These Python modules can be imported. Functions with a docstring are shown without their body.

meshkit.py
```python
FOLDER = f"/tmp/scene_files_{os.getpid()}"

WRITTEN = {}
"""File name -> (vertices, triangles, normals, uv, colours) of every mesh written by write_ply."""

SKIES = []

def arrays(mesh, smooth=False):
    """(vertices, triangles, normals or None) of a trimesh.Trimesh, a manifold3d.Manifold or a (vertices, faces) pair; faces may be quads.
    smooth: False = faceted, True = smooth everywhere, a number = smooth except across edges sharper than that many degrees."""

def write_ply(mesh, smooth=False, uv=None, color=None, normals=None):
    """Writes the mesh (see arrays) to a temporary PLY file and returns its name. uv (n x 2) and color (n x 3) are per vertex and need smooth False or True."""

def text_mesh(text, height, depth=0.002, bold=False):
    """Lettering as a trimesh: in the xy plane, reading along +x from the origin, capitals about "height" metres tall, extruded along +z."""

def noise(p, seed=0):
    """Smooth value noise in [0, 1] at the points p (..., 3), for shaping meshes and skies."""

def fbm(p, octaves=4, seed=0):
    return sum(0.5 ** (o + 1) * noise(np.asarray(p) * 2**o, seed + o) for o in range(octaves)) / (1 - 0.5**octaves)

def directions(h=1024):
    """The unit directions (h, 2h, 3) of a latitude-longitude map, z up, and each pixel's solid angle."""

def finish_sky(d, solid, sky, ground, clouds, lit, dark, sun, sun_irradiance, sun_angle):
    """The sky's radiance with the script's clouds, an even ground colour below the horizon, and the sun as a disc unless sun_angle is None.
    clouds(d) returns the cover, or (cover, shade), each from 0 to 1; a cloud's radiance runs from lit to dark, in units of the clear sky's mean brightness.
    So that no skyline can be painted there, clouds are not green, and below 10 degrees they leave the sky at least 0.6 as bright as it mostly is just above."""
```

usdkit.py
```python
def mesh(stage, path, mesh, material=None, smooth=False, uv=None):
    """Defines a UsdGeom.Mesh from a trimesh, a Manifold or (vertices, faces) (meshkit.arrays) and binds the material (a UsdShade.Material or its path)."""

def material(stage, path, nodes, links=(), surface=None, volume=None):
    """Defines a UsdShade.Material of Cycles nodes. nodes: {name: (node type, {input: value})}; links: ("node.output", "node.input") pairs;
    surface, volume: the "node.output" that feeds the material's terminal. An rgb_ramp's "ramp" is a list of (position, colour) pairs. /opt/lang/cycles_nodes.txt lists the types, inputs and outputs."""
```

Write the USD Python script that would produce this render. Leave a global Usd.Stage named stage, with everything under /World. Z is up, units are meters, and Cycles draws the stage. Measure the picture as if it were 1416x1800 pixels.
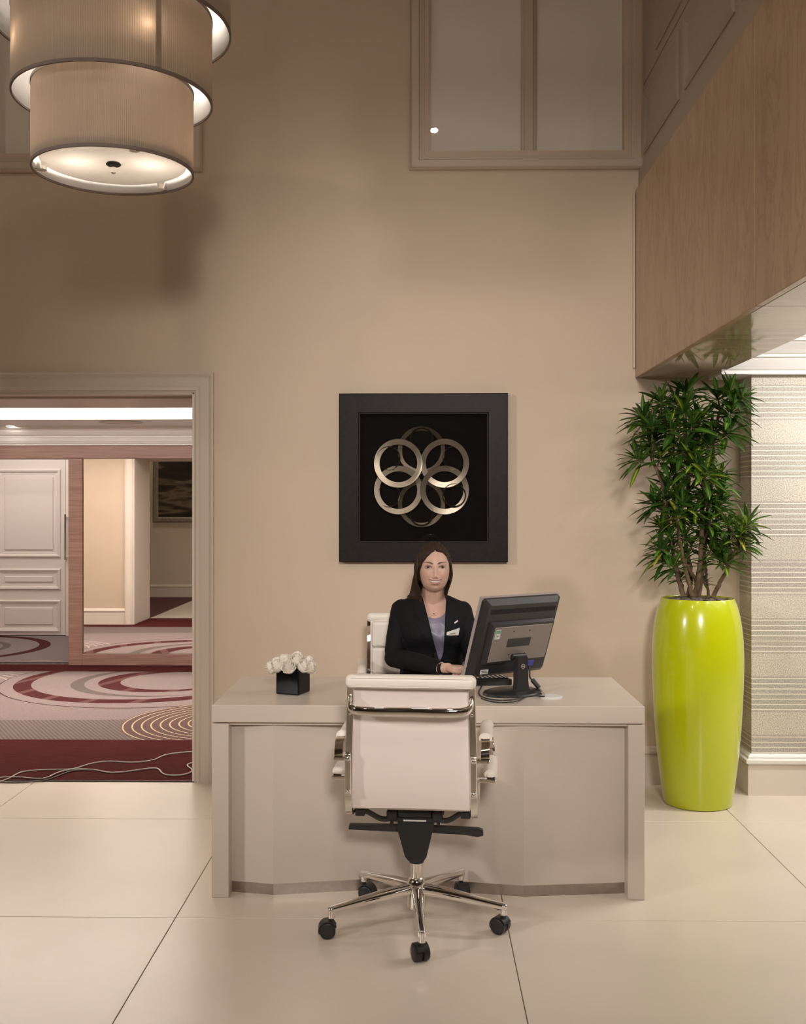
import math, random
import numpy as np, trimesh, manifold3d
from manifold3d import Manifold
from shapely.geometry import Polygon
import usdkit, meshkit
from pxr import Usd, UsdGeom, UsdLux, UsdShade, Sdf, Gf, Vt

stage = Usd.Stage.CreateInMemory()
UsdGeom.SetStageUpAxis(stage, 'Z'); UsdGeom.SetStageMetersPerUnit(stage, 1.0)
UsdGeom.Xform.Define(stage, '/World'); UsdGeom.Scope.Define(stage, '/World/Looks')
PI = math.pi

# ------------------------------------------------------------------ camera
F, CH, PU, PV = 1860.0, 1.49, 708.0, 890.0      # focal length in pixels, eye height, principal point
PSI = math.atan(30 / F)                          # the camera is turned a little to the left
cam = UsdGeom.Camera.Define(stage, '/World/camera')
cam.AddTranslateOp().Set((0, 0, CH)); cam.AddRotateZOp().Set(math.degrees(PSI)); cam.AddRotateXOp().Set(90)
HA = 36.0
cam.CreateHorizontalApertureAttr(HA); cam.CreateVerticalApertureAttr(HA * 1800 / 1416)
cam.CreateFocalLengthAttr(F / 1416 * HA)
cam.CreateVerticalApertureOffsetAttr((PV - 900) / 1416 * HA)
cam.CreateClippingRangeAttr((0.05, 200))
cam.CreateExposureAttr(0.0)


def ray(u, v):
    x, y, z = (u - PU) / F, 1.0, -(v - PV) / F
    return np.array([x * math.cos(PSI) - y * math.sin(PSI), x * math.sin(PSI) + y * math.cos(PSI), z])


def at(u, v, Y):
    a = ray(u, v); t = Y / a[1]
    return np.array([a[0] * t, Y, CH + a[2] * t])


def on(u, v, z=0.0):
    a = ray(u, v); t = (z - CH) / a[2]
    return np.array([a[0] * t, a[1] * t, z])


# ------------------------------------------------------------------ lights
UsdGeom.Scope.Define(stage, '/World/lights')
SCALE = {'key_spot': .62, 'wall_spot': 1.22, 'desk_spot': .02, 'floor_spot': .072, 'side_room_panel': .05, 'side_room_spot': .07, 'side_room_wash': .25, 'crown_wash': .1, 'left_spot': .1, 'tray_strip': .6, 'corridor_panel': .20, 'corridor_spot': 1.6, 'far_room_panel': .3}


def light(kind, name, pos, power, color, look=None, size=0.1, size2=None, cone=None, soft=0.8):
    L = getattr(UsdLux, kind).Define(stage, '/World/lights/' + name)
    xf = UsdGeom.Xformable(L)
    m = Gf.Matrix4d(1)
    if look is not None:
        d = np.array(look, float) - np.array(pos, float); d /= np.linalg.norm(d)
        up = np.array([0, 0, 1.0]) if abs(d[2]) < .98 else np.array([0, 1.0, 0])
        r = np.cross(d, up); r /= np.linalg.norm(r); u = np.cross(r, d)
        m = Gf.Matrix4d(r[0], r[1], r[2], 0, u[0], u[1], u[2], 0, -d[0], -d[1], -d[2], 0, pos[0], pos[1], pos[2], 1)
    else:
        m.SetTranslate(Gf.Vec3d(*pos))
    xf.AddTransformOp().Set(m)
    L.CreateIntensityAttr(power * SCALE.get(name.rsplit('_',1)[0] if name[-1].isdigit() else name, SCALE.get(name, 1.0))); L.CreateColorAttr(color); L.CreateNormalizeAttr(True)
    if kind == 'RectLight':
        L.CreateWidthAttr(size); L.CreateHeightAttr(size2 or size)
    else:
        L.CreateRadiusAttr(size)
    if cone:
        s = UsdLux.ShapingAPI.Apply(L.GetPrim()); s.CreateShapingConeAngleAttr(cone); s.CreateShapingConeSoftnessAttr(soft)
    return L


WARM, WHITE, COOL = (1.0, .86, .68), (1.0, .93, .86), (.86, .90, 1.0)
# lobby lamps, all out of view: left key, frontal wall spot, ceiling spots
light('SphereLight', 'key_spot', (-5.2, -0.3, 3.0), 260, (1, .93, .88), (0.1, 5.0, 1.2), .30, cone=24, soft=1.0)  # out of view at the left; lights the desk front
light('SphereLight', 'wall_spot', (.5, -2.6, 3.3), 300, (1, .92, .85), (.12, 5.7, 1.25), .4, cone=18, soft=1.0)  # out of view behind the camera; brightens the middle of the back wall
light('DiskLight', 'desk_spot', (-.6, 3.1, 5.15), 70, WARM, (-.4, 3.6, 0), .12)  # out of view overhead, above the desk
light('DiskLight', 'desk_spot_001', (.14, 1.05, 5.2), 70, WARM, (.2, 3.0, 0), .035)  # ceiling lamp out of view, set to reflect in the window pane
light('DiskLight', 'floor_spot', (-2.2, -.6, 5.15), 90, WARM, (-2.0, 3.0, 0), .12)  # out of view overhead; lights the left of the lobby floor
light('DiskLight', 'floor_spot_001', (0.0, 0.2, 5.15), 90, WARM, (0, 1.2, 0), .12)  # second overhead lamp out of view, for the near floor
# room behind the beam
light('RectLight', 'side_room_panel', (3.0, 4.1, 2.33), 70, (1, .94, .87), (3.0, 4.1, 0), 1.8, 1.4)  # unseen panel, brightens the side room generally
light('RectLight', 'side_room_wash', (3.0, 4.72, 2.37), 60, (1, .955, .91), (3.0, 5.1, 0), 2.6, .12)  # unseen strip placed to wash the wallpapered wall and floor below
light('DiskLight', 'side_room_spot', (1.95, 3.6, 2.36), 22, (1, .95, .90), (1.75, 4.3, 0), .06)  # unseen lamp, gives the planter its highlights
# corridor
light('RectLight', 'tray_strip', (-3.0, 8.90, 2.56), 60, (1, .88, .74), (-3.0, 8.95, 2.2), 5.5, .05)
light('RectLight', 'corridor_panel', (-2.8, 7.35, 2.33), 90, (1, .89, .82), (-2.8, 7.5, 0), 4.0, .6)  # unseen panel above the sight line, lights the carpet
light('RectLight', 'crown_wash', (-2.8, 7.10, 2.31), 90, (1, .91, .82), (-2.8, 9.8, 2.1), 4.6, .06)  # unseen strip placed to brighten the crown moulding
light('DiskLight', 'left_spot', (-4.4, 4.0, 4.8), 90, WARM, (-4.3, 2.6, 1.0), .1)  # out of view; lights the cross wall reflected in the mirror
light('DiskLight', 'corridor_spot', (-3.74, 9.72, 2.22), 4, COOL, (-3.74, 9.95, 0), .03)
light('RectLight', 'far_room_panel', (-4.3, 11.0, 2.55), 34, (1, .93, .86), (-4.3, 11.0, 0), 1.6, 1.0)  # unseen panel, lights the white door and its room

# ------------------------------------------------------------------ helpers: meshes
def tm(v, f):
    v = np.asarray(v, float); f = np.asarray(f, int)
    if f.shape[1] == 4:
        f = np.vstack([f[:, [0, 1, 2]], f[:, [0, 2, 3]]])
    return trimesh.Trimesh(v, f, process=False)


def cat(*ms):
    out = []
    for m in ms:
        out += list(m) if isinstance(m, (list, tuple)) else [m]
    return trimesh.util.concatenate([man2tm(m) if isinstance(m, Manifold) else m for m in out])


def man2tm(m):
    a = m.to_mesh()
    return trimesh.Trimesh(np.array(a.vert_properties[:, :3], float), np.array(a.tri_verts), process=False)


def tm2man(t):
    t = trimesh.Trimesh(t.vertices, t.faces, process=True)
    return Manifold(manifold3d.Mesh(np.asarray(t.vertices, np.float32), np.asarray(t.faces, np.uint32)))


def box(x0, x1, y0, y1, z0, z1, b=0.0):
    if x1 < x0: x0, x1 = x1, x0
    if y1 < y0: y0, y1 = y1, y0
    if z1 < z0: z0, z1 = z1, z0
    if b <= 0:
        m = trimesh.creation.box([x1 - x0, y1 - y0, z1 - z0]); m.apply_translation([(x0 + x1) / 2, (y0 + y1) / 2, (z0 + z1) / 2]); return m
    pts = []
    for x, sx in ((x0, 1), (x1, -1)):
        for y, sy in ((y0, 1), (y1, -1)):
            for z, sz in ((z0, 1), (z1, -1)):
                pts += [(x, y + sy * b, z + sz * b), (x + sx * b, y, z + sz * b), (x + sx * b, y + sy * b, z)]
    return trimesh.convex.convex_hull(np.array(pts))


def rbox(x0, x1, y0, y1, z0, z1, r, n=2):
    s = trimesh.creation.icosphere(n, r).vertices
    pts = np.vstack([s + np.array([x, y, z]) for x in (x0 + r, x1 - r) for y in (y0 + r, y1 - r) for z in (z0 + r, z1 - r)])
    return trimesh.convex.convex_hull(pts)


def rot(m, ang, axis, pt=(0, 0, 0)):
    m = m.copy(); m.apply_transform(trimesh.transformations.rotation_matrix(ang, axis, pt)); return m


def mov(m, *d):
    m = m.copy(); m.apply_translation(d); return m


def lathe(prof, n=48, c=(0, 0, 0), close=False):
    prof = np.asarray(prof, float); k = len(prof); a = np.arange(n) * 2 * PI / n
    v = np.stack([prof[:, None, 0] * np.cos(a), prof[:, None, 0] * np.sin(a), np.repeat(prof[:, None, 1], n, 1)], -1).reshape(-1, 3) + np.array(c)
    f = []
    for i in range(k if close else k - 1):
        for j in range(n):
            i2 = (i + 1) % k
            f.append([i * n + j, i * n + (j + 1) % n, i2 * n + (j + 1) % n, i2 * n + j])
    f = np.array(f)
    t = np.vstack([f[:, [0, 1, 2]], f[:, [0, 2, 3]]])
    m = trimesh.Trimesh(v, t, process=False)
    ar = m.area_faces; m.update_faces(ar > 1e-12)
    return m


def cyl(p, q, r, n=16, r2=None):
    p, q = np.array(p, float), np.array(q, float)
    return tube([p, q], [r, r if r2 is None else r2], n)


def tube(pts, rad, n=10, cap=True):
    p = np.asarray(pts, float); rad = np.broadcast_to(np.asarray(rad, float), (len(p),))
    t = np.gradient(p, axis=0); t /= np.linalg.norm(t, axis=1, keepdims=True) + 1e-12
    ref = np.array([0, 0, 1.0]) if abs(t[0][2]) < .9 else np.array([1.0, 0, 0])
    a = np.cross(t[0], ref); a /= np.linalg.norm(a)
    V = []; ang = np.arange(n) * 2 * PI / n
    for i in range(len(p)):
        a = a - t[i] * a.dot(t[i]); a /= np.linalg.norm(a); b = np.cross(t[i], a)
        V.append(p[i] + rad[i] * (np.cos(ang)[:, None] * a + np.sin(ang)[:, None] * b))
    V = np.vstack(V); Fc = []
    for i in range(len(p) - 1):
        for j in range(n):
            k = (j + 1) % n
            Fc.append([i * n + j, i * n + k, (i + 1) * n + k]); Fc.append([i * n + j, (i + 1) * n + k, (i + 1) * n + j])
    if cap:
        V = np.vstack([V, p[0], p[-1]]); c0, c1 = len(V) - 2, len(V) - 1; e = (len(p) - 1) * n
        for j in range(n):
            k = (j + 1) % n
            Fc.append([c0, k, j]); Fc.append([c1, e + j, e + k])
    return trimesh.Trimesh(V, np.array(Fc), process=False)


def sweep(path, prof, up=(0, 0, 1), closed=False):
    """A closed 2-D profile (side, up) carried along the path."""
    p = np.asarray(path, float); prof = np.asarray(prof, float); up = np.array(up, float); n = len(prof)
    t = (np.roll(p, -1, 0) - np.roll(p, 1, 0)) if closed else np.gradient(p, axis=0)
    t /= np.linalg.norm(t, axis=1, keepdims=True)
    V = []
    for i in range(len(p)):
        s = np.cross(t[i], up); s /= np.linalg.norm(s); u = np.cross(s, t[i])
        V.append(p[i] + prof[:, :1] * s + prof[:, 1:] * u)
    V = np.vstack(V); Fc = []; L = len(p)
    for i in range(L if closed else L - 1):
        i2 = (i + 1) % L
        for j in range(n):
            k = (j + 1) % n
            Fc += [[i * n + j, i2 * n + k, i * n + k], [i * n + j, i2 * n + j, i2 * n + k]]
    if not closed:
        V = np.vstack([V, p[0] + 0 * p[0], p[-1]])
        for e, (b, c) in enumerate(((0, len(V) - 2), ((L - 1) * n, len(V) - 1))):
            V[c] = V[b:b + n].mean(0)
            for j in range(n):
                k = (j + 1) % n
                Fc.append([c, b + j, b + k] if e == 0 else [c, b + k, b + j])
    m = trimesh.Trimesh(V, np.array(Fc), process=False)
    trimesh.repair.fix_normals(m)
    return m


def spline(pts, n=40):
    from scipy.interpolate import CubicSpline
    p = np.asarray(pts, float); d = np.r_[0, np.cumsum(np.linalg.norm(np.diff(p, axis=0), axis=1))]
    return CubicSpline(d, p)(np.linspace(0, d[-1], n))


def prism(poly, axis, lo, hi):
    """The 2-D outline extruded along an axis: 'x' takes (y,z), 'y' takes (x,z), 'z' takes (x,y)."""
    pg = poly if isinstance(poly, Polygon) else Polygon(poly)
    m = trimesh.creation.extrude_polygon(pg.buffer(0), hi - lo, engine='earcut'); v = m.vertices.copy()
    a, b, h = v[:, 0], v[:, 1], v[:, 2] + lo
    m.vertices = {'x': np.c_[h, a, b], 'y': np.c_[a, h, b], 'z': np.c_[a, b, h]}[axis]
    trimesh.repair.fix_normals(m)
    return m


def rect_frame(a0, a1, b0, b1, prof, put, open_bottom=False):
    """A mitred moulding round a rectangle; prof = (inset, depth) points, put maps (a, b, depth) to 3-D."""
    V, Fc = [], []
    for ins, dep in prof:
        bb0 = b0 if open_bottom else b0 + ins
        for a, b in ((a0 + ins, bb0), (a0 + ins, b1 - ins), (a1 - ins, b1 - ins), (a1 - ins, bb0)):
            V.append(put(a, b, dep))
    for i in range(len(prof)):
        i2 = (i + 1) % len(prof)
        for k in range(3 if open_bottom else 4):
            k2 = (k + 1) % 4
            Fc.append([i * 4 + k, i * 4 + k2, i2 * 4 + k2, i2 * 4 + k])
    m = tm(V, Fc); m.merge_vertices(); trimesh.repair.fix_normals(m)
    return m


def dome(p, nrm, r, h):
    m = trimesh.creation.icosphere(2, 1.0); m.apply_scale([r, r, h])
    T = trimesh.geometry.align_vectors([0, 0, 1], nrm); m.apply_transform(T); m.apply_translation(p); return m


# ------------------------------------------------------------------ helpers: scene objects
USED = set()


def numbered(path):
    if path not in USED:
        USED.add(path); return path
    k = 1
    while f'{path}_{k:03d}' in USED: k += 1
    USED.add(f'{path}_{k:03d}'); return f'{path}_{k:03d}'


def tag(p, label=None, cat_=None, group=None, kind=None):
    p = p.GetPrim() if hasattr(p, 'GetPrim') else p
    for k, t in (('label', label), ('category', cat_), ('group', group), ('kind', kind)):
        if t: p.SetCustomDataByKey(k, t)
    return p


def thing(name, label, cat_, loc=(0, 0, 0), rotz=0.0, group=None, kind=None):
    x = UsdGeom.Xform.Define(stage, numbered('/World/' + name))
    x.AddTranslateOp().Set(tuple(map(float, loc))); x.AddRotateZOp().Set(math.degrees(rotz))
    tag(x, label, cat_, group, kind)
    return x.GetPrim()


def obj(name, mesh, m, parent=None, smooth=30, label=None, cat_=None, group=None, kind=None):
    if isinstance(mesh, (list, tuple)): mesh = cat(*mesh)
    base = str(parent.GetPath()) if parent is not None else '/World'
    p = usdkit.mesh(stage, numbered(base + '/' + name), mesh, m, smooth=smooth)
    tag(p, label, cat_, group, kind)
    return p.GetPrim()


def struct(name, mesh, m, label, cat_, smooth=30):
    return obj(name, mesh, m, None, smooth, label, cat_, None, 'structure')


def sthing(name, label, cat_):
    return thing(name, label, cat_, kind='structure')


# ------------------------------------------------------------------ materials
def mat(name, nodes, links, surface='p.BSDF'):
    return usdkit.material(stage, '/World/Looks/' + name, nodes, links, surface=surface)


def plain(name, color, rough=.5, metal=0.0, bump=0.0, bscale=200, var=0.0, vscale=3.0, **kw):
    nodes = {'p': ('principled_bsdf', {'base_color': color, 'roughness': rough, 'metallic': metal, **kw})}; links = []
    if bump or var:
        nodes['g'] = ('geometry', {})
    if bump:
        nodes['n'] = ('noise_texture', {'scale': bscale, 'detail': 3.0}); nodes['b'] = ('bump', {'strength': bump, 'distance': .002})
        links += [('g.position', 'n.vector'), ('n.fac', 'b.height'), ('b.normal', 'p.normal')]
    if var:
        nodes['n2'] = ('noise_texture', {'scale': vscale, 'detail': 4.0})
        nodes['r'] = ('rgb_ramp', {'ramp': [(.3, tuple(c * (1 - var) for c in color)), (.7, tuple(min(1, c * (1 + var)) for c in color))]})
        links += [('g.position', 'n2.vector'), ('n2.fac', 'r.fac'), ('r.color', 'p.base_color')]
    return mat(name, nodes, links)


M = {}
M['wall'] = plain('wall_paint', (.62, .50, .385), .62, bump=.05, bscale=300, var=.015)
M['trim'] = plain('painted_trim', (.60, .51, .43), .42)
M['gallery'] = plain('gallery_paint', (.36, .29, .225), .45)
M['cream_trim'] = plain('cream_trim', (.76, .68, .60), .4)
M['white_trim'] = plain('white_trim', (.84, .82, .80), .4)
M['ceiling'] = plain('ceiling_paint', (.46, .40, .34), .8)  # unseen lobby ceiling; tone lowered to darken the upper wall
M['grout'] = plain('grout', (.30, .22, .17), .8)
M['tile'] = plain('tile', (.74, .65, .56), .30, var=.03, vscale=2.2, bump=.02, bscale=60)
M['desk'] = plain('desk_lacquer', (.60, .525, .455), .30, var=.01)
M['steel'] = plain('brushed_steel', (.46, .40, .36), .34, 1.0, var=.08, vscale=30)
M['chrome'] = plain('chrome', (.86, .84, .82), .06, 1.0)
M['black'] = plain('black_plastic', (.018, .018, .018), .42)
M['black_soft'] = plain('black_soft', (.012, .012, .012), .6)
M['leather'] = plain('white_leather', (.82, .76, .69), .42, bump=.12, bscale=350)
M['shell'] = plain('white_back_shell', (.77, .68, .635), .5)
M['lime'] = plain('lime_lacquer', (.50, .555, .003), .22, coat_weight=.8, coat_roughness=.05)
M['pebble'] = plain('pebble', (.16, .125, .10), .7, var=.45, vscale=45)
M['soil'] = plain('soil', (.05, .04, .03), .9)
M['bark'] = plain('bark', (.16, .105, .06), .8, bump=.4, bscale=90, var=.3, vscale=30)
M['artframe'] = plain('art_frame', (.016, .0125, .012), .42, bump=.12, bscale=90, var=.2, vscale=40, specular_ior_level=.12)
M['artback'] = plain('art_backing', (.006, .005, .005), .8, specular_ior_level=.1)
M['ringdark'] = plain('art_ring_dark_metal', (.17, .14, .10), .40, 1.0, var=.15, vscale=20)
M['backwall'] = plain('dark_rear_wall', (.16, .12, .09), .7)  # unseen wall, kept dark to dim reflections in the art glass
M['wintrim'] = plain('window_trim', (.58, .47, .375), .45)
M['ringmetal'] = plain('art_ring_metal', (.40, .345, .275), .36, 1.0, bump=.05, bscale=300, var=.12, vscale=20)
M['vase'] = plain('black_vase', (.004, .004, .004), .16, specular_ior_level=.2)
M['rose'] = plain('rose_petal', (.86, .80, .70), .6, subsurface_weight=.15, subsurface_scale=.01, subsurface_radius=(1, .7, .4))
M['monitor'] = plain('monitor_black', (.020, .019, .020), .36, bump=.05, bscale=600)
M['monitor_plate'] = plain('monitor_plate', (.22, .185, .16), .38)
M['silver'] = plain('silver_bezel', (.45, .40, .40), .35, .3)
M['screen'] = plain('screen_glass', (.01, .01, .015), .15)
M['label_white'] = plain('label_white', (.65, .65, .62), .6)
M['label_green'] = plain('label_green', (.12, .36, .22), .6)
M['key_white'] = plain('key_print', (.75, .75, .75), .4)
M['vga'] = plain('vga_blue', (.05, .05, .30), .5)
M['grey_cord'] = plain('grey_cord', (.50, .46, .42), .5)
M['dark_cord'] = plain('dark_cord', (.10, .08, .08), .5)
M['suit'] = plain('suit_cloth', (.0045, .0045, .0065), .8, bump=.15, bscale=900, specular_ior_level=.25)
M['blouse'] = plain('blouse_satin', (.20, .185, .27), .38)
M['hair'] = plain('hair', (.034, .018, .011), .52, var=.35, vscale=60, bump=.3, bscale=160, specular_ior_level=.3)
M['teeth'] = plain('teeth', (.80, .76, .72), .3)
M['shoe'] = plain('shoe', (.012, .012, .012), .3)
M['mirror'] = plain('mirror', (.90, .88, .85), .015, 1.0)
M['doorpaint'] = plain('door_paint', (.76, .66, .61), .38)
M['corridor_wall'] = plain('corridor_wall', (.66, .585, .47), .7)
M['dark_edge'] = plain('dark_edge', (.03, .02, .02), .6)
M['silverframe'] = plain('silver_picture_frame', (.30, .27, .24), .4, .6, var=.25, vscale=25)
M['bulb'] = mat('bulb', {'e': ('emission', {'color': (1, .87, .70), 'strength': 9.0})}, [], 'e.emission')
M['bulb_bright'] = mat('bulb_bright', {'e': ('emission', {'color': (1, .9, .78), 'strength': 25.0})}, [], 'e.emission')

# vertex-coloured skin and eyes
M['skin'] = mat('skin', {'a': ('attribute', {'attribute': 'tint'}), 'p': ('principled_bsdf', {'roughness': .45, 'subsurface_weight': .12, 'subsurface_scale': .008, 'subsurface_radius': (1, .35, .2)})}, [('a.color', 'p.base_color')])
M['eye'] = mat('eye', {'a': ('attribute', {'attribute': 'tint'}), 'p': ('principled_bsdf', {'roughness': .12})}, [('a.color', 'p.base_color')])

# brown veneer of the corridor frame, with horizontal grain
M['veneer'] = mat('veneer', {'g': ('geometry', {}), 'mp': ('mapping', {'scale': (3, 3, 60)}), 'n': ('noise_texture', {'scale': 1.2, 'detail': 5.0}),
    'r': ('rgb_ramp', {'ramp': [(.3, (.25, .135, .105)), (.7, (.38, .225, .18))]}), 'p': ('principled_bsdf', {'roughness': .38})},
    [('g.position', 'mp.vector'), ('mp.vector', 'n.vector'), ('n.fac', 'r.fac'), ('r.color', 'p.base_color')])


def marble(name, dark, mid, pale, scale, rough):
    return mat(name, {'g': ('geometry', {}), 'mp': ('mapping', {'scale': scale}),
        'n': ('noise_texture', {'scale': 1.0, 'detail': 9.0, 'roughness': .62, 'distortion': .5}),
        'mp2': ('mapping', {'scale': tuple(s * 3.3 for s in scale), 'location': (3.1, 1.7, .4)}),
        'n2': ('noise_texture', {'scale': 1.0, 'detail': 8.0, 'roughness': .7, 'distortion': 1.1}),
        'r': ('rgb_ramp', {'ramp': [(.28, dark), (.5, mid), (.74, pale)]}),
        'r2': ('rgb_ramp', {'ramp': [(.0, (1, 1, 1)), (.44, (1, 1, 1)), (.49, (.74, .70, .66)), (.52, (1, 1, 1)), (1, (1, 1, 1))]}),
        'm': ('mix_color', {'blend_type': 'multiply', 'fac': .8}),
        'p': ('principled_bsdf', {'roughness': rough})},
        [('g.position', 'mp.vector'), ('mp.vector', 'n.vector'), ('g.position', 'mp2.vector'), ('mp2.vector', 'n2.vector'), ('n.fac', 'r.fac'), ('n2.fac', 'r2.fac'),
         ('r.color', 'm.a'), ('r2.color', 'm.b'), ('m.result', 'p.base_color')])


M['marble'] = marble('brown_marble', (.36, .235, .14), (.44, .30, .19), (.51, .365, .24), (2.2, 2.2, .5), .28)
M['marble_soffit'] = marble('polished_marble', (.33, .27, .16), (.40, .33, .21), (.47, .39, .26), (.5, 9, 4), .06)

# window panes: pale obscured glass with a shiny face
M['pane'] = mat('obscured_pane', {'p': ('principled_bsdf', {'base_color': (.80, .735, .67), 'roughness': .55, 'coat_weight': 1.0, 'coat_roughness': .01})}, [])
# picture glass
M['glass'] = mat('picture_glass', {'f': ('fresnel', {'IOR': 1.5}), 't': ('transparent_bsdf', {'color': (.97, .97, .97)}), 'g': ('glossy_bsdf', {'color': (1, 1, 1), 'roughness': .01}), 'x': ('mix_closure', {})},
    [('f.fac', 'x.fac'), ('t.BSDF', 'x.closure1'), ('g.BSDF', 'x.closure2')], 'x.closure')
# pleated lampshade cloth
def shade_mat(name, col, trans, rib):
    nodes = {'d': ('diffuse_bsdf', {'color': col}), 't': ('translucent_bsdf', {'color': trans}), 'x': ('mix_closure', {'fac': .42})}
    links = [('d.BSDF', 'x.closure1'), ('t.BSDF', 'x.closure2')]
    return mat(name, nodes, links, 'x.closure')
M['shade'] = shade_mat('lampshade_cloth', (.43, .365, .30), (.58, .475, .36), True)
M['shade_in'] = shade_mat('lampshade_lining', (.86, .84, .81), (.50, .42, .36), False)
M['shade_edge'] = plain('lampshade_edge', (.17, .125, .105), .7)
M['diffuser'] = mat('lamp_diffuser', {'d': ('diffuse_bsdf', {'color': (.70, .67, .64)}), 't': ('translucent_bsdf', {'color': (.86, .82, .77)}), 'x': ('mix_closure', {'fac': .5})}, [('d.BSDF', 'x.closure1'), ('t.BSDF', 'x.closure2')], 'x.closure')

# wallpaper: speckled cloth with groups of seven fine cream stripes
M['wallpaper'] = mat('striped_wallpaper', {
    'g': ('geometry', {}), 's': ('separate_xyz', {}),
    'a': ('math', {'math_type': 'subtract', 'value2': 1.030}), 'd': ('math', {'math_type': 'divide', 'value2': .3017}),
    'fr': ('math', {'math_type': 'fraction'}), 'ad': ('math', {'math_type': 'add', 'value2': 8.0}), 'mu': ('math', {'math_type': 'multiply', 'value2': .3017}),
    'grp': ('math', {'math_type': 'less_than', 'value2': .185}),
    'd2': ('math', {'math_type': 'divide', 'value2': .0267}), 'f2': ('math', {'math_type': 'fraction'}),
    's2': ('math', {'math_type': 'subtract', 'value2': .46}), 'ab': ('math', {'math_type': 'absolute'}), 'ln': ('math', {'math_type': 'less_than', 'value2': .085}),
    'both': ('math', {'math_type': 'multiply'}),
    'n': ('noise_texture', {'scale': 180, 'detail': 3.0, 'roughness': .65}), 'r': ('rgb_ramp', {'ramp': [(.38, (.41, .37, .295)), (.60, (.74, .70, .61))]}),
    'gm': ('mix_color', {'blend_type': 'multiply', 'b': (.80, .785, .80)}),
    'x': ('mix_color', {'b': (.86, .80, .69)}), 'p': ('principled_bsdf', {'roughness': .6})},
    [('g.position', 's.vector'), ('s.z', 'a.value1'), ('a.value', 'd.value1'), ('d.value', 'ad.value1'), ('ad.value', 'fr.value1'), ('fr.value', 'mu.value1'), ('mu.value', 'grp.value1'),
     ('mu.value', 'd2.value1'), ('d2.value', 'f2.value1'), ('f2.value', 's2.value1'), ('s2.value', 'ab.value1'), ('ab.value', 'ln.value1'), ('grp.value', 'both.value1'), ('ln.value', 'both.value2'),
     ('g.position', 'n.vector'), ('n.fac', 'r.fac'), ('r.color', 'gm.a'), ('grp.value', 'gm.fac'), ('gm.result', 'x.a'), ('both.value', 'x.fac'), ('x.result', 'p.base_color')])


def leaf_mat(name, edge, mid, streak):
    return mat(name, {'a': ('attribute', {'attribute': 'mid'}), 'r': ('rgb_ramp', {'ramp': [(0, mid), (streak * .6, mid), (streak, edge), (1, edge)]}),
        'p': ('principled_bsdf', {'roughness': .32}), 't': ('translucent_bsdf', {}), 'x': ('mix_closure', {'fac': .18})},
        [('a.fac', 'r.fac'), ('r.color', 'p.base_color'), ('r.color', 't.color'), ('p.BSDF', 'x.closure1'), ('t.BSDF', 'x.closure2')], 'x.closure')


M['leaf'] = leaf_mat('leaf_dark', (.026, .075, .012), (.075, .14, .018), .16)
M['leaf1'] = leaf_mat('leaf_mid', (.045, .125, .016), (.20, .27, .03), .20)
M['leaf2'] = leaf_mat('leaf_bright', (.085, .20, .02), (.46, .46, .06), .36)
M['leaf3'] = leaf_mat('leaf_yellow', (.20, .22, .03), (.50, .42, .07), .6)


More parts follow.
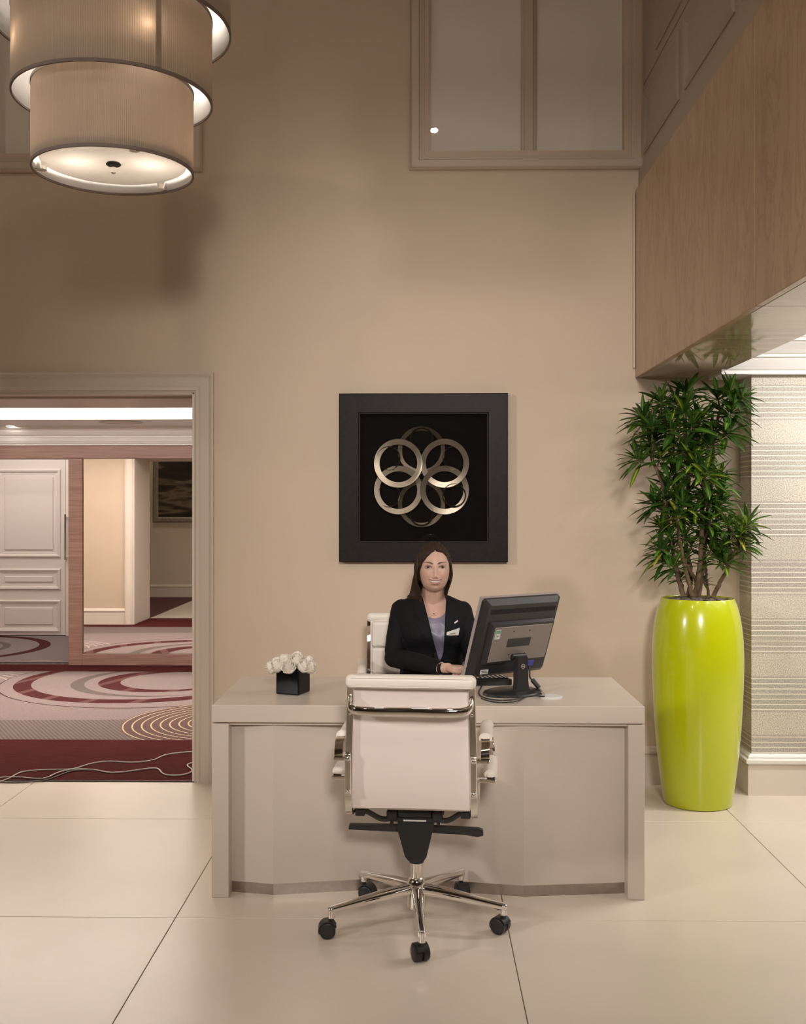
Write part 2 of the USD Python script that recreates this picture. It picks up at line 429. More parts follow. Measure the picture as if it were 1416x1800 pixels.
# corridor carpet: burgundy border, woven ground, drifting rings and fans of cream arcs (a flat print)
def carpet():
    N = {'g': ('geometry', {}), 's': ('separate_xyz', {})}; Lk = [('g.position', 's.vector')]
    cnt = [0]

    def node(kind, inputs, **src):
        cnt[0] += 1; nm = f'n{cnt[0]}'; N[nm] = (kind, inputs)
        for k, s in src.items(): Lk.append((s, f'{nm}.{k}'))
        return nm

    def math_(op, a, b=None):
        inp, src = {'math_type': op}, {}
        for k, v in (('value1', a), ('value2', b)):
            if v is None: continue
            if isinstance(v, str): src[k] = v
            else: inp[k] = float(v)
        return node('math', inp, **src) + '.value'

    def dist(cx, cy, sx=1.0, sy=1.0):
        dx = math_('multiply', math_('subtract', 's.x', cx), sx); dy = math_('multiply', math_('subtract', 's.y', cy), sy)
        return math_('sqrt', math_('add', math_('multiply', dx, dx), math_('multiply', dy, dy)))

    def mixc(fac, a, b):
        inp, src = {}, {'fac': fac}
        for k, v in (('a', a), ('b', b)):
            if isinstance(v, str): src[k] = v
            else: inp[k] = v
        return node('mix_color', inp, **src) + '.result'

    def less(a, b): return math_('less_than', a, b)
    def mul(a, b): return math_('multiply', a, b)
    def inv(a): return math_('subtract', 1.0, a)

    def stripes(phase_scale, width):   # fine diagonal hatching
        q = math_('multiply', math_('add', 's.x', math_('multiply', 's.y', .6)), phase_scale)
        return less(math_('fraction', math_('add', q, 500.0)), width)
    pale, gray, burg, dk, cream = (.235, .185, .178), (.135, .108, .098), (.072, .021, .021), (.055, .030, .029), (.52, .41, .26)
    col = pale
    wv = math_('add', math_('multiply', math_('sine', math_('multiply', 's.x', 1.7)), .06), 0)
    band = less(math_('absolute', math_('subtract', math_('add', 's.y', wv), 7.02)), .35)
    hat = stripes(34, .42)
    col = mixc(band, col, mixc(hat, gray, (.20, .158, .14)))
    # fan behind the rings
    for cx, cy, R, step, sx in ((-4.05, 8.75, .80, .075, .9), (-3.62, 9.75, .42, .06, 1.0)):
        d = dist(cx, cy, sx, 1.0); ln = mul(less(d, R), less(math_('fraction', math_('divide', math_('add', d, .004), step)), .25))
        col = mixc(ln, col, (.42, .35, .31))
    col = mixc(mul(stripes(95, .5), .22), col, (.15, .115, .108))
    # ring family A, each ring a disc over a slightly shifted disc
    for (cx, cy, r), c in ((( -2.24, 9.05, 1.30), dk), ((-2.245, 9.055, 1.285), pale), ((-2.33, 9.03, 1.085), burg), ((-2.33, 9.06, .955), pale),
                           ((-2.19, 8.96, .745), gray), ((-2.11, 8.99, .72), pale), ((-2.16, 8.985, .56), burg), ((-2.08, 9.0, .46), pale)):
        d = less(dist(cx, cy), r)
        col = mixc(d, col, mixc(less(math_('fraction', math_('add', math_('multiply', math_('add', 's.x', math_('multiply', 's.y', -.35)), 2.6), 500.0)), .20), c, (.125, .060, .056)) if c is burg else c)
    # rings further left and right of the view
    for cx, cy, k in ((-5.3, 7.9, 1.0), (-5.0, 11.0, .9), (.3, 8.7, 1.0), (-7.2, 9.0, .8)):
        for r, c in ((1.2, burg), (1.07, pale), (.75, gray), (.66, pale), (.5, burg), (.4, pale)):
            col = mixc(less(dist(cx, cy), r * k), col, c)
    # fans of cream arcs
    for cx, cy, R, step, sx in ((-1.28, 7.28, .76, .062, 1.0), (-4.9, 6.6, .8, .08, 1.0)):
        d = dist(cx, cy, sx, 1.0); ins = less(d, R)
        col = mixc(ins, col, mixc(stripes(60, .5), (.10, .058, .055), (.155, .105, .095)) if cx > -2 else mixc(stripes(60, .5), (.22, .17, .16), (.17, .135, .13)))
        ln = less(math_('fraction', math_('divide', math_('add', d, .004), step)), .17)
        col = mixc(mul(ins, ln), col, cream if cx > -2 else (.42, .34, .29))
    # borders
    edge = inv(mul(math_('greater_than', 's.y', 6.705), less('s.y', 9.47)))
    far = math_('greater_than', 's.y', 9.90)
    edge = mul(edge, inv(far))
    tn = node('noise_texture', {'scale': 1.0, 'detail': 3.0}, vector=node('mapping', {'scale': (6, 60, 1)}, vector='g.position') + '.vector')
    rb = node('rgb_ramp', {'ramp': [(.3, (.054, .010, .010)), (.7, (.078, .016, .015))]}, fac=tn + '.fac')
    col = mixc(edge, col, rb + '.color')
    weave = node('noise_texture', {'scale': 170, 'detail': 2.0}, vector='g.position')
    wr = node('rgb_ramp', {'ramp': [(.3, (.80, .80, .80)), (.7, (1.18, 1.18, 1.18))]}, fac=weave + '.fac')
    fin = node('mix_color', {'blend_type': 'multiply', 'fac': 1.0, 'use_clamp': False}, a=col, b=wr + '.color')
    N['bp'] = ('bump', {'strength': .35, 'distance': .004}); Lk.append((weave + '.fac', 'bp.height'))
    N['p'] = ('principled_bsdf', {'roughness': .95, 'specular_ior_level': .05}); Lk.extend([(fin + '.result', 'p.base_color'), ('bp.normal', 'p.normal')])
    return mat('corridor_carpet', N, Lk)


M['carpet'] = carpet()
M['plain_carpet'] = plain('plain_carpet', (.10, .03, .03), .95, bump=.3, bscale=170)
M['canvas'] = mat('dark_canvas', {'g': ('geometry', {}), 'mp': ('mapping', {'scale': (.6, 1, 3.2)}), 'n': ('noise_texture', {'scale': 1.6, 'detail': 4.0}),
    'r': ('rgb_ramp', {'ramp': [(.3, (.012, .010, .008)), (.52, (.04, .032, .026)), (.58, (.20, .16, .12)), (.66, (.03, .025, .02)), (.8, (.12, .085, .06))]}), 'p': ('principled_bsdf', {'roughness': .25})},
    [('g.position', 'mp.vector'), ('mp.vector', 'n.vector'), ('n.fac', 'r.fac'), ('r.color', 'p.base_color')])

# ================================================================== SETTING
YB, YC, YM = 5.70, 6.44, 9.85          # lobby side of the back wall, corridor side, mirror wall
XD, XDL, ZD = -1.218, -3.60, 2.106     # doorway: right jamb, left jamb, head
XR = 1.153                             # face of the beam

# --- floor: large cream tiles, each its own piece
fl = sthing('floor', 'large cream porcelain floor tiles with thin dark joints', 'floor')
obj('bed', box(-3.6, 7, -5, YB, -.08, -.006), M['grout'], fl)
gx = [-3.6] + [-3.277 + 1.1958 * i for i in range(1, 9)] + [7.0]
gy = [-5.0] + [-4.634 + 1.2075 * i for i in range(1, 9)] + [YB]
for i in range(len(gx) - 1):
    for j in range(len(gy) - 1):
        a0, a1, b0, b1 = gx[i], gx[i + 1], gy[j], gy[j + 1]
        if a1 - a0 < .02 or b1 - b0 < .02: continue
        obj('tile', box(a0 + .0016, a1 - .0016, b0 + .0016, b1 - .0016, -.012, 0, .001), M['tile'], fl)
struct('floor', box(-9, 2.5, YB + .002, 14, -.08, .004), M['carpet'], 'patterned corridor carpet with burgundy border and sweeping rings', 'carpet')
struct('floor', box(-9, -3.602, -5, YB, -.08, .003), M['plain_carpet'], 'plain burgundy carpet strip along the left of the lobby', 'carpet')

# --- back wall with the doorway and two window recesses
WZ0, WZ1 = 3.298, 4.75
W1, W2 = (-.058, 1.20), (-2.431, -1.173)
wz = lambda x0, x1, z0, z1, y0=YB, y1=YC: box(x0, x1, y0, y1, z0, z1)
hole = .105
parts = [wz(XD, 1.75, 0, WZ0 + hole), wz(XDL, XD, ZD, WZ0 + hole), wz(-9, XDL, 0, WZ0 + hole), wz(-9, 7, WZ1 - hole, 5.6),
         wz(-9, W2[0] + hole, WZ0 + hole, WZ1 - hole), wz(W2[1] - hole, W1[0] + hole, WZ0 + hole, WZ1 - hole), wz(W1[1] - hole, 7, WZ0 + hole, WZ1 - hole),
         wz(-9, 7, WZ0 + hole, WZ1 - hole, YB + .25, YC), wz(1.75, 7, 2.2, WZ0 + hole)]
struct('wall_back', parts, M['wall'], 'tall plain beige plaster wall behind the desk', 'wall', smooth=False)

putY = lambda y: (lambda a, b, d: (a, y - d, b))
# profile of the window surround: back edge, raised outer fillet, flat, steps down to the pane
surround = [(0, 0), (0, .022), (.006, .030), (.012, .022), (.018, .024), (.050, .024), (.056, .016), (.066, .016), (.070, .006), (.080, .006), (.084, -.012), (.094, -.012), (.098, -.030), (.106, -.030), (.106, -.09), (.0, -.001)]
for k, (a, b) in enumerate((W1, W2)):
    w = sthing('window_%d' % (k + 1), ['tall fixed two-pane window above the wall art, beige stepped frame', 'tall two-pane window behind the hanging lamp, beige stepped frame'][k], 'window')
    obj('frame', rect_frame(a, b, WZ0, WZ1, surround, putY(YB)), M['wintrim'], w, smooth=False)
    mid = a + .645 if k == 0 else b - .645
    obj('mullion', box(mid - .042, mid + .042, YB + .028, YB + .09, WZ0 + .1, WZ1 - .1, .006), M['wintrim'], w)
    obj('mullion_bead', box(mid - .026, mid + .026, YB + .012, YB + .03, WZ0 + .1, WZ1 - .1, .005), M['wintrim'], w)
    obj('pane', box(a + .10, mid - .04, YB + .05, YB + .06, WZ0 + .1, WZ1 - .1), M['pane'], w)
    obj('pane', box(mid + .04, b - .10, YB + .05, YB + .06, WZ0 + .1, WZ1 - .1), M['pane'], w)

# --- door casing, jamb linings
casing = [(0, 0), (0, .030), (.010, .034), (.018, .026), (.026, .020), (.072, .014), (.080, .022), (.094, .022), (.100, .012), (.106, .010), (.106, 0)]
tr = sthing('trim_1', 'moulded beige casing round the wide doorway', 'trim')
obj('casing', rect_frame(XDL - .106, XD + .106, 0, ZD + .104, casing, putY(YB), True), M['trim'], tr, smooth=False)
obj('corridor_casing', rect_frame(XDL - .106, XD + .106, 0, ZD + .104, casing, lambda a, b, d: (a, YC + d, b), True), M['cream_trim'], tr, smooth=False)
obj('jamb', box(XD - .012, XD, YB - .008, YC + .008, .004, ZD, .003), M['cream_trim'], tr)
obj('jamb', box(XDL, XDL + .012, YB - .008, YC + .008, .004, ZD, .003), M['cream_trim'], tr)
obj('head', box(XDL, XD, YB - .008, YC + .008, ZD - .014, ZD, .003), M['trim'], tr)
obj('rebate', box(XDL, XD, YB + .09, YB + .13, ZD - .026, ZD - .012, .003), M['trim'], tr)
obj('threshold', box(XDL, XD, YB - .004, YB + .004, 0, .0055), M['dark_edge'], tr)

# --- baseboards
def base_profile(y): return [(y, 0), (y - .020, 0), (y - .020, .158), (y - .016, .162), (y - .028, .170), (y - .028, .182), (y - .018, .188), (y - .016, .196), (y - .010, .205), (y, .205)]
struct('baseboard_back', prism(base_profile(YB), 'x', XD + .106, 1.71), M['trim'], 'beige moulded baseboard along the back wall', 'baseboard', smooth=False)
struct('baseboard_left', prism([(2 * YC - y, z) for y, z in base_profile(YC)], 'x', -9, XDL - .106), M['cream_trim'], 'cream baseboard on the corridor side of the wall', 'baseboard', smooth=False)

# --- right: wallpapered wall that stands proud of the back wall
YW, XW = 5.50, 1.712
struct('wall_right', box(XW, 7, YW, YB, 0, 2.6), M['wallpaper'], 'side wall with speckled wallpaper and groups of thin cream stripes', 'wall')
bb = sthing('baseboard_right', 'white topped moulded baseboard below the striped wallpaper', 'baseboard')
pf = base_profile(0)
obj('skirting', rect_frame(XW, 9, -1, .205, [(0, 0)] * 0 + [(0, 0), (0, .001), (0, .002)], putY(YW)), M['cream_trim'], bb) if False else None
def corner_run(prof, out):
    # profile (proud, z) mitred round the outer corner at (XW, YW)
    V = []
    for p_, z in prof:
        V += [(XW - p_, YB, z), (XW - p_, YW - p_, z), (7, YW - p_, z)]
    Fq = []
    n = len(prof)
    for i in range(n - 1):
        for k in range(2): Fq.append([i * 3 + k, i * 3 + k + 1, (i + 1) * 3 + k + 1, (i + 1) * 3 + k])
    m = tm(V, Fq); trimesh.repair.fix_normals(m); return m
bprof = [(0, .0), (.024, .0), (.024, .152), (.018, .158)]
btop = [(.018, .158), (.036, .168), (.036, .184), (.024, .190), (.022, .200), (.010, .212), (0, .212)]
obj('skirting_board', corner_run(bprof, 1), M['cream_trim'], bb, smooth=False)
obj('skirting_moulding', corner_run(btop, 1), M['white_trim'], bb, smooth=False)

# --- cornice and ceiling of the side room
corn = [(YW + .0, 2.168), (5.452, 2.168), (5.452, 2.186), (5.444, 2.192), (5.436, 2.206), (5.426, 2.226), (5.418, 2.246), (5.400, 2.250), (5.400, 2.262), (5.388, 2.268), (5.372, 2.285), (5.350, 2.304), (5.335, 2.318), (5.315, 2.320), (5.315, 2.335), (5.30, 2.338), (5.30, 2.354), (5.22, 2.354), (5.22, 2.40), (YW, 2.40)]
struct('trim_2', [prism(corn, 'x', 1.545, 7), box(1.545, XW, YW - .002, YB, 2.168, 2.40)], M['white_trim'], 'bright white stepped cornice over the wallpapered wall', 'cornice', smooth=False)
struct('ceiling_side', box(1.53, 7, -5, YB, 2.40, 2.5), M['white_trim'], 'white ceiling of the side room beyond the beam', 'ceiling')
struct('wall_far_right', box(7, 7.2, -5, YB, 0, 2.6), M['wallpaper'], 'far end wall of the side room', 'wall')

# --- beam: slabs of brown marble, polished soffit, panelled gallery front above
wb = sthing('wall_beam', 'deep beam clad in brown marble slabs with panelled gallery front above', 'beam')
ZB, ZT = 2.180, 3.185
obj('core', box(XR + .055, 1.549 - .02, -5, YB, ZB + .02, 5.55), M['dark_edge'], wb)  # dark colour stands for the shade in gaps between gallery panels
ys = [-5, -2.6, -.5, 1.583, 3.668, YB - .001]
for i in range(len(ys) - 1):
    obj('marble_slab', box(XR, XR + .03, ys[i] + .0022, ys[i + 1] - .0022, ZB, ZT, .003), M['marble'], wb)
    obj('soffit_slab', box(XR + .031, 1.549, ys[i] + .0015, ys[i + 1] - .0015, ZB, ZB + .02, .001), M['marble_soffit'], wb)
obj('inner_cladding', box(1.529, 1.549, -5, YB - .25, ZB + .021, 2.40), M['white_trim'], wb)
obj('corner_bead', box(XR - .014, XR - .001, YB - .02, YB - .001, ZB + .05, ZT - .02, .004), M['trim'], wb)
obj('ledge', box(1.170, 1.215, -5, YB - .001, ZT - .005, 3.294, .004), M['gallery'], wb)
# gallery panels: two rows with gaps between, their shade painted by the dark core
def gallery_panel(y0, y1, z0, z1):
    x = 1.188
    p_ = obj('gallery_panel', box(x, x + .03, y0, y1, z0, z1, .003), M['gallery'], wb)
    prof = [(0, 0), (0, .006), (.010, .012), (.022, .004), (.034, .010), (.046, .002), (.050, 0)]
    obj('panel_moulding', rect_frame(y0 + .055, y1 - .055, z0 + .05, z1 - .05, prof, lambda a, b, d: (x - d, a, b)), M['gallery'], p_, smooth=False)
yy = YB - .03
for k in range(6):
    y1 = yy - k * .86; y0 = y1 - .86
    gallery_panel(y0 + .0005, y1 - .0005, 3.303, 3.727)
yy = 5.40
for k in range(5):
    y1 = yy - k * 1.1; y0 = y1 - 1.1
    gallery_panel(y0 + .003, y1 - .003, 3.735, 4.75)
obj('corner_panel', box(1.188, 1.218, 5.406, YB - .03, 3.735, 4.75, .002), M['gallery'], wb)
obj('gallery_top', box(1.188, 1.30, -5, YB - .001, 4.76, 5.55), M['gallery'], wb)

# --- lobby shell beyond the frame; unseen ceiling and rear wall toned to dim bounce
struct('ceiling', box(-9, 1.6, -5, YB + .1, 5.25, 5.4), M['ceiling'], 'high lobby ceiling, out of view, toned to darken the upper wall', 'ceiling')
struct('wall_front', box(-9, 7, -5.2, -5, 0, 5.4), M['backwall'], 'unseen lobby wall behind the viewer, coloured dark to dim reflections', 'wall')
struct('wall_left', box(-9.2, -9, -5, 14, 0, 5.4), M['wall'], 'far left lobby wall', 'wall')
struct('wall_left', box(-9, -3.45, 2.1, 2.4, 0, 3.2), M['corridor_wall'], 'tan cross wall at the left of the lobby, seen in the corridor mirror', 'wall')
struct('baseboard_left', prism([(2 * 2.4 - y, z) for y, z in base_profile(2.4)], 'x', -9, -3.45), M['cream_trim'], 'cream baseboard under the dark picture seen in the mirror', 'baseboard', smooth=False)

# --- corridor: veneer framed mirror wall, opening to a further room, tray ceiling
wm = sthing('wall_corridor', 'brown veneer framed wall across the corridor', 'wall')
ZH0, ZH1 = 1.935, 2.055
obj('header', box(-9, 1.5, YM - .03, YM + .16, ZH0, ZH1, .004), M['veneer'], wm)
obj('header_bead', box(-9, 1.5, YM - .036, YM - .028, ZH0, ZH0 + .012, .002), M['veneer'], wm)
obj('post', box(-3.279, -3.150, YM - .03, YM + .16, .005, ZH0, .004), M['veneer'], wm)
obj('post', box(-6.3, -6.17, YM - .03, YM + .16, .005, ZH0, .004), M['veneer'], wm)
obj('bottom_rail', box(-3.150, 1.5, YM - .03, YM + .05, .005, .112, .004), M['veneer'], wm)
obj('backing', box(-3.15, 1.5, YM + .02, YM + .16, .1, ZH0), M['corridor_wall'], wm)
obj('upper_wall', box(-9, 1.5, YM + .01, YM + .16, ZH1, 3.0), M['white_trim'], wm)
obj('left_wall', box(-9, -6.3, YM, YM + .16, 0, ZH0), M['corridor_wall'], wm)
obj('threshold', box(-6.17, -3.279, YM + .10, YM + .13, .003, .012), M['dark_edge'], wm)
struct('mirror', box(-3.148, 1.5, YM - .004, YM + .002, .114, ZH0 - .002), M['mirror'], 'large wall mirror in brown veneer frame across the corridor', 'mirror')
ccor = [(YM, 2.056), (YM - .055, 2.056), (YM - .055, 2.070), (YM - .070, 2.076), (YM - .085, 2.098), (YM - .095, 2.128), (YM - .10, 2.134), (YM - .10, 2.142), (YM - .125, 2.150), (YM - .15, 2.176), (YM - .165, 2.200), (YM - .19, 2.206), (YM - .19, 2.232), (YM, 2.232)]
struct('trim_3', prism(ccor, 'x', -9, 1.5), M['white_trim'], 'white crown moulding above the brown veneer header', 'cornice', smooth=False)
struct('ceiling_corridor', [box(-9, 2.5, 8.95, YM + .1, 2.228, 2.30), box(-9, 2.5, YC, 7.0, 2.30, 2.40), box(-9, 2.5, 7.0, 8.95, 2.78, 2.86), box(-9, 2.5, 8.95, 9.0, 2.30, 2.86), box(-9, 2.5, 6.95, 7.0, 2.40, 2.86), box(-9, 2.5, YC, YB + .6, 2.40, 3.0)], M['white_trim'], 'corridor ceiling with bright recessed tray', 'ceiling', smooth=False)
struct('wall_corridor_right', box(2.3, 2.5, YC, 14, 0, 3.0), M['corridor_wall'], 'right end of the corridor', 'wall')
for x, lb in ((-4.1, 'first glowing bulb from the left'), (-3.72, 'second glowing bulb from the left'), (-3.50, 'third glowing bulb from the left'), (-3.05, 'third glowing bulb from the right'), (-2.83, 'second glowing bulb from the right'), (-2.50, 'rightmost glowing bulb')):
    obj('glare_bulb', dome((x, 8.90, 2.352), (0, -1, 0), .035, .03), M['bulb_bright'], None, True, lb + ' standing for lamp glare in the corridor ceiling tray', 'lamp', 'bulbs standing for lamp glare along the corridor ceiling tray')  # glowing domes stand for lamp glare along the tray edge
# grille and downlight in the lower ceiling
g_ = thing('ceiling_grille', 'round grey grille in the lowered corridor ceiling', 'grille', (-2.62, 9.24, 2.228))
obj('rim', lathe([(.155, 0), (.165, -.004), (.185, -.004), (.19, 0)], 40), M['steel'], g_)
obj('grille_disc', lathe([(0.0001, -.003), (.155, -.003), (.155, 0)], 40), M['trim'], g_)
g_ = thing('downlight', 'small bright recessed downlight in the corridor ceiling at the left edge', 'lamp', (-3.737, 9.60, 2.228))
obj('trim_ring', lathe([(.038, 0), (.040, -.006), (.055, -.006), (.058, 0)], 32), M['white_trim'], g_)
obj('lens', lathe([(.0001, -.003), (.038, -.003), (.038, 0)], 32), M['bulb_bright'], g_)

# --- room beyond: white panelled door
YD = 12.08
struct('wall_door', [box(-9, -5.0, YD + .03, YD + .2, 0, 2.8), box(-3.99, 2.3, YD + .03, YD + .2, 0, 2.8), box(-5.0, -3.99, YD + .03, YD + .2, 2.06, 2.8), box(-5.1, -3.9, YD + .2, YD + .3, 0, 2.8)], M['cream_trim'], 'pale wall of the room beyond the corridor', 'wall', smooth=False)
struct('ceiling_far', box(-9, 2.3, YM + .16, YD + .3, 2.62, 2.7), M['white_trim'], 'ceiling of the room beyond the corridor', 'ceiling')
dr = sthing('door_1', 'white panelled door with a long metal pull handle, left of the corridor mirror', 'door')
dx0, dx1 = -4.93, -4.06
obj('leaf', box(dx0, dx1, YD - .02, YD + .02, .012, 2.03, .003), M['doorpaint'], dr)
pm = [(0, 0), (0, .012), (.012, .020), (.030, .014), (.040, .004), (.052, .004), (.056, 0)]
px0, px1 = -4.845, -4.115
for (z0, z1) in ((.905, 1.915), (.535, .775), (.050, .415)):
    obj('raised_panel', rect_frame(px0, px1, z0, z1, pm, putY(YD - .02)), M['doorpaint'], dr, smooth=False)
    obj('panel_field', box(px0 + .085, px1 - .085, YD - .031, YD - .018, z0 + .085, z1 - .085, .007), M['doorpaint'], dr, smooth=20)
hd = obj('handle', [tube([(-4.045, YD - .075, .88), (-4.045, YD - .075, 1.40)], .011, 12)], M['chrome'], dr, label='long vertical metal pull handle')
for z in (.91, 1.37):
    obj('handle_mount', tube([(-4.045, YD - .075, z), (-4.045, YD - .018, z)], .013, 12), M['chrome'], hd)
fr = obj('door_frame', [box(-5.0, -4.935, YD - .03, YD + .05, .004, 2.06, .004), box(-4.055, -3.985, YD - .03, YD + .05, .004, 2.06, .004), box(-5.0, -3.985, YD - .03, YD + .05, 2.034, 2.10, .004)], M['cream_trim'], dr)

# --- picture on the cross wall, seen only in the mirror
pc = thing('framed_painting', 'dark abstract painting in a silver frame, reflected in the corridor mirror', 'picture', (-3.95, 2.405, 0))
obj('frame', rect_frame(-.42, .42, 1.225, 2.45, [(0, 0), (0, .035), (.02, .042), (.07, .034), (.085, .02), (.085, 0)], lambda a, b, d: (a, d, b)), M['silverframe'], pc, smooth=False)
obj('canvas', box(-.34, .34, .002, .02, 1.30, 2.37), M['canvas'], pc)
# ================================================================== HANGING LAMP
LX, LY, LZ = -1.172, 4.03, 2.768
lamp = thing('pendant_lamp', 'large three-tier drum pendant lamp in taupe pleated fabric', 'lamp', (LX, LY, LZ))


def drum(r, z0, z1, name='shade'):
    n = 560; a = np.arange(n) * 2 * PI / n
    rr = r + r * .0012 * np.where(np.arange(n) % 2 == 0, 1, -1)          # fine pleats
    V = np.vstack([np.c_[q * np.cos(a), q * np.sin(a), np.full(n, z)] for q, z in ((rr, z0), (rr, z1))])
    i = np.arange(n); j = (i + 1) % n
    s = obj(name, tm(V, np.c_[i, j, n + j, n + i]), M['shade'], lamp, smooth=False)
    obj('lining', lathe([(r - .004, z0 + .001), (r - .004, z1 - .001)], 96), M['shade_in'], s)
    obj('hem', lathe([(r - .005, z0 - .002), (r + .0025, z0 - .002), (r + .0025, z0 + .010), (r - .005, z0 + .006)], 120, close=True), M['shade_edge'], s)
    obj('hem', lathe([(r - .005, z1 - .006), (r + .0025, z1 - .010), (r + .0025, z1 + .002), (r - .005, z1 + .002)], 120, close=True), M['shade_edge'], s)
    return s


s1 = drum(.300, 0, .315); s2 = drum(.371, .272, .60); s3 = drum(.442, .545, .88)
th = math.atan2(-1, .86)
obj('seam', [box(.3698, .3735, -.008, .008, .285, .59)] and [rot(box(.3712, .3735, -.010, .010, .284, .59), th, (0, 0, 1))], M['shade'], s2)
df = obj('diffuser', lathe([(.0001, .036), (.264, .032), (.272, .035), (.272, .041), (.0001, .043)], 96), M['diffuser'], lamp, label='white glass diffuser disc')
obj('finial', [lathe([(.0001, .038), (.024, .036), (.029, .029), (.024, .025), (.0001, .024)], 32)], M['black'], lamp)
obj('finial_nut', lathe([(.0001, .018), (.009, .018), (.009, -.002), (.006, -.006), (.0001, -.006)], 20), M['chrome'], lamp)
for ang in (math.radians(-176), math.radians(-58), math.radians(62)):
    obj('clip', rot(cat(cyl((.270, 0, .034), (.270, 0, .004), .019, 24), rbox(.270, .298, -.006, .006, .008, .020, .003, 1)), ang, (0, 0, 1)), M['chrome'], lamp)
obj('rod', cyl((0, 0, .03), (0, 0, 5.25 - LZ), .008), M['chrome'], lamp)
obj('spider', [cyl((-.44, 0, .87), (.44, 0, .87), .004, 8), cyl((0, -.44, .87), (0, .44, .87), .004, 8), cyl((-.37, 0, .59), (.37, 0, .59), .004, 8), cyl((-.30, 0, .305), (.30, 0, .305), .004, 8), cyl((0, -.37, .59), (0, .37, .59), .004, 8)], M['chrome'], lamp)
LAMPP = 1.0
for k, (x, y) in enumerate(((-.14, -.02), (.14, .02))):
    light('SphereLight', 'pendant_bulb_%d' % k, (LX + x, LY + y, LZ + .105), .80 * LAMPP, (1, .92, .82), None, .03)
for k in range(4):
    a = k * PI / 2 + .6
    light('SphereLight', 'pendant_mid_bulb_%d' % k, (LX + .342 * math.cos(a), LY + .342 * math.sin(a), LZ + .43), .42 * LAMPP, (1, .91, .80), None, .018)
    light('SphereLight', 'pendant_top_bulb_%d' % k, (LX + .405 * math.cos(a), LY + .405 * math.sin(a), LZ + .72), .34 * LAMPP, (1, .91, .80), None, .018)

# ================================================================== DESK
DX0, DX1, DY0, DY1, DZ = -.793, .849, 4.015, 4.70, .733
desk = thing('desk', 'long white lacquered reception desk with faceted front panel', 'desk', (0, 0, 0))
obj('desktop', box(DX0, DX1, DY0, DY1, .667, DZ, .0025), M['desk'], desk)
for a, b in ((DX0, DX0 + .066), (DX1 - .063, DX1)):
    obj('side_panel', box(a, b, DY0, DY1, 0, .663, .0025), M['desk'], desk)
obj('top_rail', box(DX0 + .01, DX1 - .01, DY0 + .02, DY1 - .02, .655, .669), M['desk'], desk)
fac = [(DX0 + .066, 4.078), (-.562, 4.045), (-.08, 4.125), (.395, 4.043), (DX1 - .063, 4.085)]
for (xa, ya), (xb, yb) in zip(fac[:-1], fac[1:]):
    obj('front_panel', prism([(xa, ya), (xb, yb), (xb, yb + .02), (xa, ya + .02)], 'z', .043, .656), M['desk'], desk, smooth=False)
    obj('kick_strip', prism([(xa, ya + .003), (xb, yb + .003), (xb, yb + .018), (xa, ya + .018)], 'z', 0.0, .0425), M['steel'], desk, smooth=False, label='brushed steel kick strip')
gr = obj('cable_cover', lathe([(.0001, .0075), (.040, .0075), (.046, .004), (.046, -.001), (.0001, -.001)], 40, on(968, 1226, DZ)), M['label_white'], desk, label='round white cable cover')

# ================================================================== VASE AND ROSES
fc = on(525, 1223, DZ); VS = .104; VR = math.radians(20)
ex, ey = np.array([-math.cos(VR) , math.sin(VR) * .9 ]), np.array([math.sin(VR), math.cos(VR)])
ex = np.array([-math.cos(VR), math.sin(VR)]); ey = np.array([math.sin(VR), math.cos(VR)])
vc = fc[:2] + (ex + ey) * VS / 2
va = thing('vase', 'small black square cube vase at the left end of the desk', 'vase', (vc[0], vc[1], DZ), -VR)
h = VS / 2
outer = tm2man(rbox(-h, h, -h, h, 0, .100, .006, 1)); inner = Manifold.cube([VS - .014, VS - .014, .1], True).translate([0, 0, .06 + .006])
obj('body', outer - inner, M['vase'], va, smooth=25)
obj('foam', box(-h + .0075, h - .0075, -h + .0075, h - .0075, .02, .075), M['black_soft'], va)
rng = random.Random(5)


def rose_mesh(seed):
    """Cupped petals wrapped in whorls about a bud; outer ones curl back at the rim."""
    r = random.Random(seed); parts = [mov(trimesh.creation.icosphere(2, .011), 0, 0, .004)]
    for ring, (n, R, top, lean) in enumerate(((3, .009, .022, -.25), (3, .014, .021, -.05), (4, .019, .017, .25), (5, .0245, .011, .60), (5, .028, .002, 1.0))):
        for k in range(n):
            a0 = k * 2 * PI / n + ring * .8 + r.uniform(-.2, .2); w = 2 * PI / n * .72
            nu, nv = 7, 7; V = []
            for off in (0.0, -.0009):
                for iv in range(nv):
                    t = iv / (nv - 1); ph = -1.05 + t * 1.75
                    for iu in range(nu):
                        s_ = iu / (nu - 1) * 2 - 1
                        a = a0 + s_ * w * (1 - .35 * max(0, t - .55) * abs(s_) * 2)
                        rr = (R + off) * (math.cos(ph) if ph < 0 else 1 - .18 * ph + lean * ph * ph * .55) + (.0010 + .0022 * max(0, ph)) * math.sin(s_ * 4.5 + k * 2 + ring + seed)
                        z = -.006 + (R * .9 * math.sin(ph) if ph < 0 else (top + .006) * ph / .7 * (1 - .18 * s_ * s_)) - (max(0, lean) * .010 * max(0, ph) ** 2)
                        V.append((rr * math.cos(a), rr * math.sin(a), z))
            g0 = np.arange(nu * nv).reshape(nv, nu); g1 = g0 + nu * nv
            q = [np.stack([g[:-1, :-1], g[:-1, 1:], g[1:, 1:], g[1:, :-1]], -1).reshape(-1, 4) for g in (g0, g1[:, ::-1])]
            rim = np.r_[g0[0], g0[1:, -1], g0[-1, -2::-1], g0[-2:0:-1, 0]]; r2 = np.roll(rim, -1); q.append(np.c_[rim, rim + nu * nv, r2 + nu * nv, r2])
            parts.append(tm(V, np.vstack(q)))
    return cat(parts)


